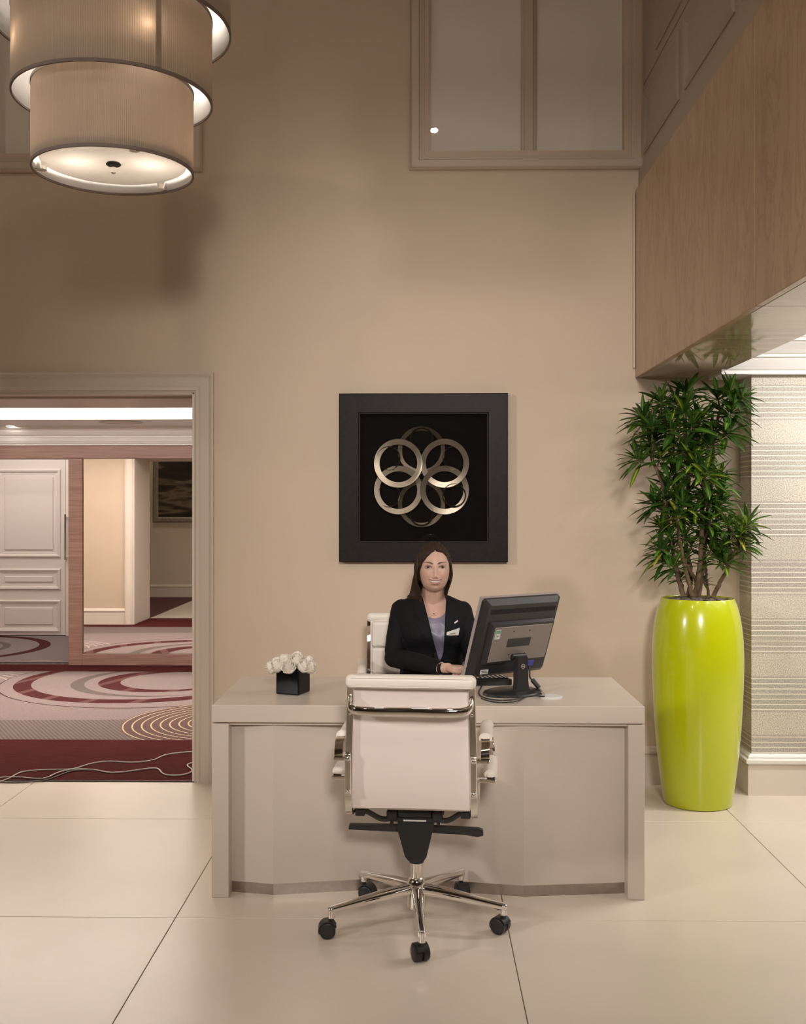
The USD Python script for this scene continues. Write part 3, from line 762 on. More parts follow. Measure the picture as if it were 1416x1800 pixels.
spots = [(-.047, -.052, .118, 'blush rose drooping over the front edge of the black vase'), (.010, -.060, .116, 'large open cream rose at the front right of the bunch'), (-.070, -.008, .120, 'cream rose at the far left of the bunch'),
         (.062, -.022, .118, 'cream rose hanging over the right edge of the black vase'), (-.028, -.022, .138, 'white rose high at the left of the bunch'), (.026, -.018, .142, 'white rose at the top middle of the bunch'),
         (.058, .025, .128, 'cream rose at the back right of the bunch'), (-.050, .035, .128, 'cream rose at the back left of the bunch'), (.004, .030, .142, 'white rose at the back top of the bunch'),
         (-.078, -.040, .108, 'small cream rose low at the left edge of the vase'), (.078, .002, .112, 'pale rose low at the right side of the bunch'), (.040, .052, .122, 'cream rose at the very back of the bunch')]
vr = np.array([[math.cos(-VR), -math.sin(-VR)], [math.sin(-VR), math.cos(-VR)]])
for k, (x, y, z, lb) in enumerate(spots):
    q = vr @ np.array([x, y])
    t = thing('rose', lb, 'flower', (vc[0] + q[0], vc[1] + q[1], DZ + z), k * 1.3, 'cream roses in the black vase')
    d = np.array([x, y, .075]); c_, s_ = math.cos(-k * 1.3 - VR), math.sin(-k * 1.3 - VR)
    d = np.array([d[0] * c_ - d[1] * s_, d[0] * s_ + d[1] * c_, d[2]]); d /= np.linalg.norm(d)
    T = trimesh.geometry.align_vectors([0, 0, 1], d); m = rose_mesh(k); m.apply_transform(T)
    obj('petals', m, M['rose'], t, smooth=50)
    w = -np.array([q[0], q[1]]) * .75; w = np.array([w[0] * math.cos(-k * 1.3) - w[1] * math.sin(-k * 1.3), w[0] * math.sin(-k * 1.3) + w[1] * math.cos(-k * 1.3)])
    obj('stem', tube(spline([-d * .010, (w[0] * .6, w[1] * .6, -.03), (w[0], w[1], -z + .065)], 8), .0025, 6), M['leaf1'], t)

# ================================================================== WALL ART
ax0, ax1, az0, az1 = -.432, .468, 1.193, 2.093
art = thing('wall_art', 'square dark framed wall art of interlaced metal rings under glass', 'picture', (0, YB, 0))
fw = .105; D = .055
obj('frame', rect_frame(ax0, ax1, az0, az1, [(0, .001), (0, D), (.004, D + .004), (fw - .004, D + .004), (fw, D), (fw, .001)], lambda a, b, d: (a, -d, b)), M['artframe'], art, smooth=False)
obj('backing', box(ax0 + fw - .002, ax1 - fw + .002, -.014, -.002, az0 + fw - .002, az1 - fw + .002), M['artback'], art)
obj('inner_box', rect_frame(ax0 + fw - .001, ax1 - fw + .001, az0 + fw - .001, az1 - fw + .001, [(0, .004), (0, D - .010), (.006, D - .010), (.006, .004)], lambda a, b, d: (a, -d, b)), M['black_soft'], art)
obj('glass', box(ax0 + fw + .004, ax1 - fw - .004, -D + .003, -D + .006, az0 + fw + .004, az1 - fw - .004), M['glass'], art)
c0 = at(740.5, 838, YB - .03); kx = 1 / 325.5 * .99
def ribbon(cx, cz, r, w, cone, y0, tx, tz, n=56):
    a = np.arange(n) * 2 * PI / n
    pr = [(r - w / 2, -cone / 2), (r + w / 2, cone / 2), (r + w / 2 - .0015, cone / 2 + .002), (r - w / 2 - .0015, -cone / 2 + .002)]
    m = lathe(pr, n, close=True)
    m = rot(m, PI / 2, (1, 0, 0)); m = rot(m, tx, (1, 0, 0)); m = rot(m, tz, (0, 0, 1))
    return mov(m, cx, y0, cz)
for k in range(6):
    a = math.radians(30 + 60 * k); R = 47 * kx
    cx, cz = c0[0] + R * math.cos(a), c0[2] + R * math.sin(a)
    deep = {0: -.037, 1: -.022, 2: -.040, 3: -.032, 4: -.024, 5: -.030}[k]
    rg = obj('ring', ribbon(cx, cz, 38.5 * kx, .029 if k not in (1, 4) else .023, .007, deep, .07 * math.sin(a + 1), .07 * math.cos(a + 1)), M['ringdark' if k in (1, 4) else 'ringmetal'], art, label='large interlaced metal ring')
    R2 = 66 * kx
    obj('ring', ribbon(c0[0] + R2 * math.cos(a), c0[2] + R2 * math.sin(a), 19.5 * kx, .009, .026, -.026, .12 * math.sin(a), .12 * math.cos(a)), M['ringmetal'], art, label='small metal ring nested at the outer edge of a large ring')

# ================================================================== PLANTER AND PLANT
PX, PY = 1.395, 5.345
pl = thing('planter', 'tall glossy lime green rounded planter by the wallpapered wall', 'planter', (PX, PY, 0))
prof = [(.0001, 0), (.160, 0), (.166, .004), (.170, .02), (.184, .12), (.200, .26), (.213, .42), (.221, .58), (.224, .70), (.222, .80), (.214, .89), (.199, .97), (.182, 1.022), (.178, 1.03), (.174, 1.030), (.170, 1.022), (.170, .97), (.0001, .97)]
pr_ = np.array(prof); from scipy.interpolate import PchipInterpolator
zz = np.linspace(.02, 1.022, 40); sp = PchipInterpolator(pr_[3:13, 1], pr_[3:13, 0])
prof = prof[:3] + [(float(sp(z)), float(z)) for z in zz] + prof[13:]
obj('body', lathe(prof, 96), M['lime'], pl, smooth=40)
obj('soil', lathe([(.0001, 1.005), (.169, .995), (.169, .972), (.0001, .972)], 40), M['soil'], pl)
rp = random.Random(11); pbs = []
for k in range(150):
    r = .158 * math.sqrt(rp.random()); a = rp.uniform(0, 2 * PI); s = rp.uniform(.009, .017)
    m = trimesh.creation.icosphere(1, 1.0); m.vertices *= np.array([s, s * rp.uniform(.6, .9), s * .45]) ; m.vertices += np.random.RandomState(k).normal(0, s * .05, m.vertices.shape)
    m = rot(m, rp.uniform(0, PI), (0, 0, 1)); m = rot(m, rp.uniform(-.3, .3), (1, 0, 0))
    pbs.append(mov(m, PX + r * math.cos(a), PY + r * math.sin(a), 1.014 + .018 * (1 - r / .16) + rp.uniform(0, .006)))
obj('pebbles', pbs, M['pebble'], None, 60, 'brown pebbles covering the soil of the lime planter', 'pebbles', None, 'stuff')

plant = thing('potted_plant', 'tall bushy croton plant with long green and yellow leaves in lime planter', 'plant', (0, 0, 0))
zp = lambda x, y: (1060 + x / 3.977, 640 + y / 3.977)
pp = lambda x, y, dy=0.0: at(*zp(x, y), PY + dy)
trunks = [([(560, 1620, -.03), (500, 1400, -.03), (462, 1150, -.05), (430, 960, -.07), (400, 800, -.08), (345, 690, -.08)], .013),
          ([(590, 1620, .04), (600, 1380, .06), (560, 1150, .09), (540, 900, .10), (470, 640, .10), (420, 400, .08)], .011),
          ([(620, 1620, -.06), (560, 1370, -.08), (525, 1180, -.10), (510, 1060, -.12)], .012),
          ([(640, 1620, .0), (680, 1350, -.02), (690, 1150, -.02), (700, 840, -.04), (705, 780, -.05)], .016),
          ([(665, 1620, .02), (705, 1300, .03), (735, 1000, .05), (770, 650, .08), (790, 420, .08), (850, 260, .06)], .013),
          ([(735, 1620, .05), (715, 1400, .06), (710, 1250, .05)], .008),
          ([(770, 1620, -.02), (845, 1470, -.06), (925, 1300, -.10), (985, 1160, -.12)], .012),
          ([(640, 1500, .0), (590, 1420, -.03), (560, 1360, -.05), (480, 1280, -.09)], .010),
          ([(700, 1250, .0), (770, 1120, -.04), (860, 1050, -.08)], .009),
          ([(600, 1100, .07), (590, 800, .08), (580, 500, .04), (570, 260, .0)], .010),
          ([(700, 860, -.04), (620, 700, -.09), (570, 520, -.12)], .008)]
tpts = []
for k, (pts, r) in enumerate(trunks):
    P = spline([pp(x, y, dy) for x, y, dy in pts], 26)
    rs = np.random.RandomState(k); P[2:-2] += rs.normal(0, .002, P[2:-2].shape)
    obj('trunk', tube(P, np.linspace(r, r * .55, len(P)), 8), M['bark'], plant, smooth=60); tpts.append(P)
tpts = np.vstack(tpts)
clusters = [(580, 190, .0, 1.0), (400, 260, -.05, 1.0), (270, 370, -.04, 1.05), (560, 320, -.14, 1.1), (690, 380, -.02, 1), (800, 230, .05, 1.0), (890, 190, .02, 1.0), (905, 330, -.03, 1.05), (880, 470, -.06, 1), (470, 450, -.15, 1.05),
            (350, 520, -.08, .9), (230, 660, -.08, 1.0), (400, 640, -.12, 1), (540, 590, -.14, 1.0), (690, 560, .02, .9), (640, 690, -.15, 1.1), (720, 760, -.16, 1.05), (820, 770, -.08, .9), (440, 830, .02, .8), (430, 930, -.08, 1.0),
            (350, 970, -.05, .9), (560, 970, -.12, .9), (600, 870, .06, .9), (730, 950, -.06, .9), (840, 880, .0, .85), (790, 1010, -.05, .9), (520, 1050, -.14, .8), (400, 1130, -.06, .85), (870, 1120, -.1, .85), (1010, 1110, -.13, .95), (960, 1190, -.14, .9),
            (980, 1260, -.10, .8), (700, 1170, .02, .7), (390, 1290, -.10, 1.0), (400, 1350, -.06, .8), (800, 1200, .0, .8), (800, 1340, -.06, .85), (860, 1370, -.10, .85), (480, 1400, -.10, .85), (620, 1110, .05, .8), (540, 1480, .0, .6), (700, 1500, .04, .4), (980, 230, .0, .85), (750, 480, .08, 1.0), (500, 260, .08, .95), (640, 480, .1, .9), (320, 580, .04, .9), (480, 740, .08, .9),
            (600, 760, -.10, .9), (520, 900, -.05, .85), (640, 1010, -.08, .85), (460, 1040, .05, .8), (560, 1190, -.07, .75), (620, 1260, .06, .7), (470, 1200, -.08, .75), (740, 1090, -.09, .85), (700, 880, .07, .9), (820, 960, .04, .85), (760, 1280, -.03, .75), (560, 1340, .05, .7), (430, 420, .08, .95), (620, 420, -.15, 1.0), (760, 560, -.12, .9), (340, 440, -.12, .95), (500, 560, .08, .9), (880, 1240, -.05, .75), (640, 620, -.08, .9)]
lrng = random.Random(21); small, nleaf = [], 0


def leaf_mesh(base, d, L, W, droop, roll):
    """A long lance leaf, folded along its midrib and slightly wavy; mid = distance from the midrib."""
    d = d / np.linalg.norm(d); side = np.cross(d, [0, 0, 1.0]); side /= np.linalg.norm(side) + 1e-9; up = np.cross(side, d)
    side, up = side * math.cos(roll) + up * math.sin(roll), up * math.cos(roll) - side * math.sin(roll)
    n = 7; V, A = [], []
    for i in range(n):
        t = i / (n - 1); w = W * (math.sin(PI * min(1, t * .92 + .05)) ** .75) * (1.12 - .25 * t) if i < n - 1 else .0006
        c = base + d * (L * t) + np.array([0, 0, -1.0]) * droop * L * t * t + up * .02 * L * math.sin(t * 3)
        wv = .12 * w * math.sin(t * 14 + roll * 9)
        V += [c - side * w + up * (w * .35 + wv), c, c + side * w + up * (w * .35 - wv)]; A += [1, 0, 1]
    q = []
    for i in range(n - 1):
        a = i * 3; q += [[a, a + 1, a + 4, a + 3], [a + 1, a + 2, a + 5, a + 4]]
    return tm(V, q), np.array(A, float)


def add_mid(prim, A):
    UsdGeom.PrimvarsAPI(prim).CreatePrimvar('mid', Sdf.ValueTypeNames.FloatArray, 'vertex').Set(Vt.FloatArray.FromNumpy(np.asarray(A, np.float32)))


leaves = []
for ci, (x, y, dy, sc) in enumerate(clusters):
    c = pp(x, y, dy); near = tpts[np.argmin(((tpts - c + np.array([0, 0, .05])) ** 2).sum(1))]
    ax = c - near; ax = ax / (np.linalg.norm(ax) + 1e-9) * .5 + np.array([(x - 620) / 900, 0, .75]); ax /= np.linalg.norm(ax)
    if np.linalg.norm(c - near) > .012:
        obj('twig', tube(spline([near, (near + c) / 2 - np.array([0, 0, .012]), c], 8), np.linspace(.006, .004, 8), 6), M['bark'], plant, smooth=60)
    n = 22
    for k in range(n):
        az = k * 2.39996 + ci; el = .05 + 1.15 * (k / n) ** 1.3 - .25 * lrng.random()
        u = np.cross(ax, [0.3, 1, .1]); u /= np.linalg.norm(u); w = np.cross(ax, u)
        d = (u * math.cos(az) + w * math.sin(az)) * math.cos(el) + ax * math.sin(el)
        L = sc * lrng.uniform(.12, .175) * (1 - .25 * (k / n)); W = L * lrng.uniform(.075, .105)
        b = c - ax * .035 * (1 - k / n) + d * .006
        dr = lrng.uniform(.05, .35) * max(0, 1 - abs(d[2]))
        tip = b + d * L
        if tip[1] > YB - .02:                                         # keep clear of the wall
            d = d.copy(); d[1] -= (tip[1] - (YB - .02)) / L; tip = b + d * L
        if tip[0] > XW - .015 and tip[1] > YW - .03: continue
        if tip[2] > ZB - .01 and tip[0] > XR - .02 and tip[0] < 1.56: d = d.copy(); d[2] -= (tip[2] - ZB + .015) / L
        if b[2] > ZB - .02: continue
        front = -b[1] * 2 + lrng.random() * .25
        yel = lrng.random(); yellower = (x > 600 and 650 < y < 820) or (x > 780 and y > 1080) or (ci in (11,))  # clusters with more yellow-green leaves
        mt = 'leaf3' if yel < (.10 if k < 6 else .03) else 'leaf2' if yel < (.55 if yellower else .15) else 'leaf1' if yel < (.85 if yellower else .55) else 'leaf'
        leaves.append((front, leaf_mesh(b, d, L, W, dr, lrng.uniform(-.5, .5)), mt))
leaves.sort(key=lambda q: -q[0])
for _, (m, A), mt in leaves[:300]:
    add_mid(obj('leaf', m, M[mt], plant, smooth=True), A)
for nm in ('leaf', 'leaf1'):
    rest = [q[1] for q in leaves[300:] if (q[2] == 'leaf') == (nm == 'leaf')]
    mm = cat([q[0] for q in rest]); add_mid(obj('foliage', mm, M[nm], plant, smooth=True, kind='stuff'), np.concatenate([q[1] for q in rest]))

# ================================================================== CORDS ON THE CARPET
k1 = [(-2.60, 5.60, .004), (-2.267, 5.679, .004), (-2.236, 5.74, .008), (-2.22, 5.866, .008), (-2.116, 5.916, .008), (-1.943, 5.935, .012), (-1.92, 6.018, .008), (-1.809, 6.122, .008), (-1.694, 6.10, .008), (-1.558, 6.161, .008), (-1.524, 6.269, .008), (-1.366, 6.374, .008), (-1.24, 6.42, .008)]
k2 = [(-2.6, 5.80, .008), (-2.291, 5.739, .008), (-2.218, 5.756, .008), (-2.049, 5.728, .009), (-2.0, 5.885, .009), (-1.832, 5.92, .009), (-1.707, 5.858, .009), (-1.49, 5.958, .009), (-1.398, 5.816, .009), (-1.325, 5.81, .009), (-1.275, 5.897, .009), (-1.315, 5.994, .009), (-1.245, 6.14, .009)]
for pts, nm, lb in ((k1, 'grey_cord', 'pale grey cord winding along the burgundy carpet border, farther of the two'), (k2, 'dark_cord', 'grey cord curling near the doorway threshold, nearer of the two')):
    obj('cord', tube(spline(pts, 120), .0042, 8), M['grey_cord'], None, True, lb, 'cord')
obj('cord', tube(spline([(-2.7, 5.62, .0045), (-2.26, 5.66, .0045), (-2.12, 5.665, .0045), (-2.03, 5.70, .007), (-1.96, 5.87, .0085), (-1.84, 5.905, .0085)], 60), .0035, 8), M['dark_cord'], None, True, 'thin dark cord lying over the carpet edge at the left', 'cord')
# ================================================================== OFFICE CHAIRS
def office_chair(label, loc, rotz, lift=0.0, arms=(0, 72, 144, 216, 288), turn=(0, 0, 0, 0, 0), a0=-85):
    t = thing('office_chair', label, 'chair', loc, rotz, None)
    L = lift
    # star base
    obj('hub', lathe([(.0001, .060), (.030, .060), (.034, .066), (.036, .11), (.034, .150), (.026, .166), (.0215, .170), (.0215, .225 + L), (.0001, .225 + L)], 40), M['chrome'], t)
    obj('column_collar', lathe([(.0001, .222 + L), (.026, .222 + L), (.027, .240 + L), (.0001, .240 + L)], 32), M['black'], t)
    for k in range(5):
        a = math.radians(a0 + 72 * k); d = np.array([math.cos(a), math.sin(a), 0]); R = .315
        P = spline([d * .022 + [0, 0, .128], d * .10 + [0, 0, .122], d * .22 + [0, 0, .107], d * (R + .008) + [0, 0, .093]], 14)
        w = np.linspace(1, .62, 14)
        ang = np.arange(16) * 2 * PI / 16; V = []
        s = np.cross(d, [0, 0, 1.0])
        for p_, q in zip(P, w):
            for u in ang:
                cu, su = math.cos(u), math.sin(u); cu = math.copysign(abs(cu) ** .7, cu); su = math.copysign(abs(su) ** .8, su)
                V.append(p_ + s * .0205 * q * cu + np.array([0, 0, 1]) * (.021 * q * su))
        m = tube(P, .01, 16); vv = m.vertices.copy(); vv[:len(V)] = V; m.vertices = vv; trimesh.repair.fix_normals(m)
        arm = obj('base_arm', m, M['chrome'], t, smooth=50)
        e = d * R
        obj('arm_cap', [cyl(e + [0, 0, .066], e + [0, 0, .098], .012, 20), dome(e + np.array([0, 0, .098]), (0, 0, 1), .0135, .008)], M['chrome'], arm)
        ca = math.radians(turn[k]); cw = np.array([math.cos(ca), math.sin(ca), 0]); fw_ = np.array([-math.sin(ca), math.cos(ca), 0])
        c = e + fw_ * .014 + [0, 0, .0275]
        cs = obj('caster', [cyl(e + [0, 0, .045], e + [0, 0, .068], .0075, 14)] + [cyl(c + cw * s0, c + cw * s1, .0275, 28) for s0, s1 in ((-.024, -.004), (.004, .024))] +
                 [dome(c + cw * s0, cw * np.sign(s0), .0265, .0035) for s0 in (-.024, .024)], M['black'], t, smooth=40)
        aa = np.linspace(math.radians(20), math.radians(200), 14)
        hood = []
        for s0 in (-.0265, .0265):
            pass
        V = []
        for s0 in (-.021, .021):
            for r_ in (.0285, .0325):
                V += [c + cw * s0 + fw_ * (-math.cos(q) * r_) + np.array([0, 0, math.sin(q) * r_]) for q in aa]
        n = len(aa); q = []
        for i in range(n - 1):
            for A, B in ((0, n), (n, 3 * n), (3 * n, 2 * n), (2 * n, 0)):
                q.append([A + i, A + i + 1, B + i + 1, B + i])
        q += [[0, n, 3 * n, 2 * n], [n - 1, 3 * n - 1 - n + 0, 4 * n - 1, 3 * n - 1]] if False else [[0, n, 3 * n, 2 * n]]
        hm = tm(V, q); trimesh.repair.fix_normals(hm)
        obj('caster_hood', hm, M['black'], cs, smooth=40)
    # mechanism under the seat
    lp = [(-.034, -.028), (.034, -.028), (.034, .030), (-.034, .030)]; up = [(-.064, -.060), (.064, -.060), (.064, .09), (-.064, .09)]
    pts = [(x * .8, y * .8, .232 + L) for x, y in lp] + [(x * 1.12, y * 1.15, .250 + L) for x, y in lp] + [(x, y, .360 + L) for x, y in up] + [(x * .95, y, .385 + L) for x, y in up]
    obj('tilt_housing', trimesh.convex.convex_hull(np.array(pts)), M['black_soft'], t, smooth=40)
    obj('mount_plate', [box(-.085, .085, -.075, .10, .385 + L, .400 + L, .003), box(-.098, -.062, -.085, -.05, .392 + L, .425 + L, .003), box(.062, .098, -.085, -.05, .392 + L, .425 + L, .003), box(-.06, .06, -.078, -.06, .402 + L, .425 + L, .003),
                        box(-.10, .10, -.04, .12, .40 + L, .448 + L, .004)], M['black_soft'], t)
    obj('label_strip', box(-.040, .040, -.0775, -.075, .389 + L, .394 + L), M['label_white'], t)
    for s in (-1, 1):
        obj('support_bar', [tube(spline([(s * .085, -.07, .397 + L), (s * .118, -.09, .400 + L), (s * .165, -.13, .436 + L), (s * .195, -.15, .440 + L)], 14), .0095, 10), box(s * .165, s * .197, -.165, -.140, .428 + L, .449 + L, .002)], M['black'], t)
        lever = [(s * .050, .330), (s * .050, .353), (s * .240, .351), (s * .243, .334)] if s < 0 else [(.050, .330), (.050, .353), (.22, .349), (.236, .344), (.238, .326), (.218, .320), (.17, .327)]
        obj('lever', prism([(a, b + L) for a, b in lever], 'y', -.012, .012) if s < 0 else prism([(a, b + L) for a, b in lever], 'y', -.012, .012), M['black'], t, smooth=20)
        obj('adjuster_screw', cyl((s * .082, -.062, .372 + L), (s * .082, -.062, .390 + L), .006, 10), M['black_soft'], t)
    # seat cushion: three soft pads
    for k in range(3):
        y0 = -.175 + k * .15
        obj('seat_pad', rbox(-.205, .205, y0, y0 + .149, .452 + L - (.012 if k == 2 else 0), .500 + L - (.008 if k == 2 else 0), .018), M['leather'], t, smooth=50)
    # side rails: one flat chrome bar each, under the seat and up the back
    side = [(.235, .446), (.10, .444), (-.10, .442), (-.165, .443), (-.200, .453), (-.219, .478), (-.226, .535), (-.228, .62), (-.226, .75), (-.232, .905)]
    P2 = spline([(0, y, z + L) for y, z in side], 60)
    rr = [(-.0125, -.005), (-.0105, -.0075), (.0105, -.0075), (.0125, -.005), (.0125, .005), (.0105, .0075), (-.0105, .0075), (-.0125, .005)]
    for s in (-1, 1):
        tp = np.linspace(0, 1, 60)
        X = s * (.2115 - .008 * np.clip((P2[:, 2] - L - .45) / .45, 0, 1))
        path = np.c_[X, P2[:, 1], P2[:, 2]]
        V = []
        tt = np.gradient(path, axis=0); tt /= np.linalg.norm(tt, axis=1, keepdims=True)
        for p_, tn in zip(path, tt):
            sx = np.array([1.0, 0, 0]); nn = np.cross(tn, sx); nn /= np.linalg.norm(nn)
            for a, b in rr: V.append(p_ + sx * a + nn * b)
        V = np.array(V); n = 8; fc_ = []
        for i in range(59):
            for j in range(n):
                k = (j + 1) % n; fc_ += [[i * n + j, i * n + k, (i + 1) * n + k], [i * n + j, (i + 1) * n + k, (i + 1) * n + j]]
        for j in range(1, n - 1): fc_ += [[0, j + 1, j], [59 * n, 59 * n + j, 59 * n + j + 1]]
        rm = trimesh.Trimesh(V, np.array(fc_), process=False); trimesh.repair.fix_normals(rm)
        rail = obj('side_rail', rm, M['chrome'], t, smooth=40)
        # bracket where the arm joins, with its two bolts
        obj('arm_bracket', rbox(s * .2105 - .0105, s * .2105 + .0105, -.252, -.236, .520 + L, .660 + L, .005, 1), M['chrome'], rail, smooth=50)
        for z in (.535, .645):
            obj('bolt', dome(np.array([s * .2105, -.252, z + L]), (0, -1, 0), .009, .007), M['chrome'], rail, smooth=True)
        obj('bolt', dome(np.array([s * .2035, -.241, .842 + L]), (0, -1, 0), .0075, .006), M['chrome'], rail, smooth=True)
        obj('bolt', dome(np.array([s * .2045, -.239, .795 + L]), (0, -1, 0), .0055, .004), M['chrome'], rail, smooth=True)
        # arm loop: flat chrome strap with two white sleeves
        ax = s * .248
        loop = spline([(0, -.205, .640), (0, -.203, .662), (0, -.185, .684), (0, -.10, .690), (0, .05, .690), (0, .15, .685), (0, .20, .650), (0, .195, .600), (0, .14, .572), (0, .0, .562), (0, -.12, .556)], 70)
        lp_ = np.c_[ax + s * .018 * np.clip((.69 - loop[:, 2]) / .13, 0, 1) * (loop[:, 1] > -.19), loop[:, 1], loop[:, 2] + L]
        V = []
        tt = np.gradient(lp_, axis=0); tt /= np.linalg.norm(tt, axis=1, keepdims=True)
        for p_, tn in zip(lp_, tt):
            sx = np.array([1.0, 0, 0]); nn = np.cross(tn, sx); nn /= np.linalg.norm(nn)
            for a, b in ((-.014, -.004), (.014, -.004), (.014, .004), (-.014, .004)): V.append(p_ + sx * a + nn * b)
        fc_ = []
        for i in range(69):
            for j in range(4):
                k = (j + 1) % 4; fc_ += [[i * 4 + j, i * 4 + k, (i + 1) * 4 + k], [i * 4 + j, (i + 1) * 4 + k, (i + 1) * 4 + j]]
        fc_ += [[0, 2, 1], [0, 3, 2], [276, 277, 278], [276, 278, 279]]
        am = trimesh.Trimesh(np.array(V), np.array(fc_), process=False); trimesh.repair.fix_normals(am)
        arm = obj('armrest', [am, box(min(s * .2, ax + s * .016), max(s * .2, ax + s * .016), -.222, -.190, .630 + L, .642 + L, .003),
                              box(min(s * .2, ax + s * .036), max(s * .2, ax + s * .036), -.135, -.105, .544 + L, .556 + L, .003)], M['chrome'], t, smooth=30)
        for nm, i0, i1 in (('arm_pad', 10, 36), ('arm_pad', 50, 67)):
            seg = lp_[i0:i1]
            prof = [(-.0225, -.006), (-.0225, .006), (-.016, .015), (-.006, .019), (.006, .019), (.016, .015), (.0225, .006), (.0225, -.006), (.018, -.0085), (-.018, -.0085)]
            if nm == 'arm_pad' and i0 == 50: prof = [(a, -b) for a, b in prof]
            V = []
            for p_, tn in zip(seg, tt[i0:i1]):
                sx = np.array([1.0, 0, 0]); nn = np.cross(sx, tn); nn /= np.linalg.norm(nn)
                for a, b in prof: V.append(p_ + sx * a + nn * (b if i0 == 10 else b))
            m_, n_ = len(seg), len(prof); fc_ = []
            for i in range(m_ - 1):
                for j in range(n_):
                    k = (j + 1) % n_; fc_ += [[i * n_ + j, i * n_ + k, (i + 1) * n_ + k], [i * n_ + j, (i + 1) * n_ + k, (i + 1) * n_ + j]]
            for j in range(1, n_ - 1): fc_ += [[0, j + 1, j], [(m_ - 1) * n_, (m_ - 1) * n_ + j, (m_ - 1) * n_ + j + 1]]
            pm_ = trimesh.Trimesh(np.array(V), np.array(fc_), process=False); trimesh.repair.fix_normals(pm_)
            obj('arm_pad', pm_, M['leather'], arm, smooth=50)
    # hanging back sheet, rolled over at the top
    nu, nv = 13, 24; V = []
    bp = spline([(0, -.205, .468), (0, -.214, .51), (0, -.217, .62), (0, -.214, .75), (0, -.222, .90)], nv)
    for off in (0, .010):
        for p_ in bp:
            for u in np.linspace(-1, 1, nu):
                V.append((u * .199, p_[1] + off + .010 * (1 - u * u), p_[2] + L))
    g0 = np.arange(nu * nv).reshape(nv, nu); g1 = g0 + nu * nv
    q = [np.stack([g0[:-1, :-1], g0[:-1, 1:], g0[1:, 1:], g0[1:, :-1]], -1).reshape(-1, 4), np.stack([g1[:-1, :-1], g1[1:, :-1], g1[1:, 1:], g1[:-1, 1:]], -1).reshape(-1, 4)]
    loopi = np.r_[g0[0], g0[1:, -1], g0[-1, -2::-1], g0[-2:0:-1, 0]]
    l2 = np.roll(loopi, -1); q.append(np.c_[loopi, loopi + nu * nv, l2 + nu * nv, l2])
    bm = tm(V, np.vstack(q)); trimesh.repair.fix_normals(bm)
    bk = obj('back_sheet', bm, M['shell'], t, smooth=50)
    obj('top_roll', rbox(-.219, .219, -.262, -.205, .880 + L, .926 + L, .019, 2), M['leather'], t, smooth=50)
    for z in (.888, .918):
        obj('seam', tube([(-.20, -.2625, z + L), (.20, -.2625, z + L)], .0012, 6), M['leather'], bk)
    for k in range(3):
        z0 = .500 + k * .130
        obj('back_pad', rbox(-.193, .193, -.196, -.160, z0 + L, z0 + .128 + L, .016), M['leather'], t, smooth=50)
    # bent handle bar across the back
    hb = spline([(-.203, -.238, .842 + L), (-.203, -.262, .830 + L), (-.190, -.285, .818 + L), (-.16, -.295, .814 + L), (0, -.295, .813 + L), (.16, -.295, .814 + L), (.190, -.285, .818 + L), (.203, -.262, .830 + L), (.203, -.238, .842 + L)], 60)
    pr = [(-.010 * math.cos(a), .0095 * math.sin(a)) for a in np.arange(12) * PI / 6]
    obj('back_handle', sweep(hb, [(.0075 * math.cos(a), .0150 * math.sin(a)) for a in np.arange(16) * PI / 8]), M['chrome'], t, smooth=60)
    return t


ch1 = office_chair('white leather office chair with chrome frame seen from behind in front of the desk', (-.013, 3.774, 0), math.radians(-4.5), 0.0, turn=(28, 60, 200, 255, 100), a0=-82)
ch2 = office_chair('white padded office chair in which the woman sits behind the desk', (-.035, 5.10, 0), math.radians(184), .030, turn=(10, 50, 80, 120, 30), a0=-60)

# ================================================================== MONITOR, KEYBOARD, CABLES
mb = on(900, 1219, DZ); MA = math.radians(35); TL = math.radians(20)
mo = thing('monitor', 'black flat computer monitor on a round foot, seen from behind', 'monitor', (mb[0], mb[1], DZ), MA)
zc = .238
def tilt(m):
    return mov(rot(m, TL, (1, 0, 0)), 0, 0, zc)
W_, H_ = .199, .170
sh = [(x, 0.0, z) for x in (-W_ + .004, W_ - .004) for z in (-H_ + .004, H_ - .004)]
def chamf(w, h, c, y): return [(sx * (w - c), y, sz * h) for sx in (-1, 1) for sz in (-1, 1)] + [(sx * w, y, sz * (h - c)) for sx in (-1, 1) for sz in (-1, 1)]
obj('back_shell', tilt(trimesh.convex.convex_hull(np.array(chamf(W_, H_, .010, 0.0) + chamf(W_, H_, .010, -.012) + chamf(W_ - .018, H_ - .020, .012, -.030)))), M['monitor'], mo, smooth=20)
obj('bezel', tilt(cat(rect_frame(-W_ - .002, W_ + .002, -H_ - .002, H_ + .002, [(0, 0), (0, .016), (.004, .019), (.020, .019), (.021, .012), (.021, 0)], lambda a, b, d: (a, d, b)))), M['silver'], mo, smooth=False, label='silver front bezel')
obj('screen', tilt(box(-W_ + .018, W_ - .018, .002, .013, -H_ + .018, H_ - .018)), M['screen'], mo)
vg = obj('vent', [tilt(box(-.165 + i * .0066, -.165 + i * .0066 + .0034, -.0315, -.026, .112, .132)) for i in range(51)], M['black_soft'], mo, kind='stuff', label='row of fine vent slots')
hp = obj('rear_hump', tilt(trimesh.convex.convex_hull(np.array([(x, -.028, z) for x in (-.160, .172) for z in (-.108, .080)] + [(x, -.046, z) for x in (-.152, .166) for z in (-.098, .072)]))), M['monitor'], mo, smooth=20)
obj('mount_plate', tilt(box(-.140, .160, -.0485, -.044, -.090, .062, .0015)), M['monitor_plate'], mo, label='grey brown metal rear plate')
obj('plaque', tilt(box(-.062, .058, -.0500, -.047, -.028, .010, .001)), M['monitor'], mo, label='dark embossed plaque')
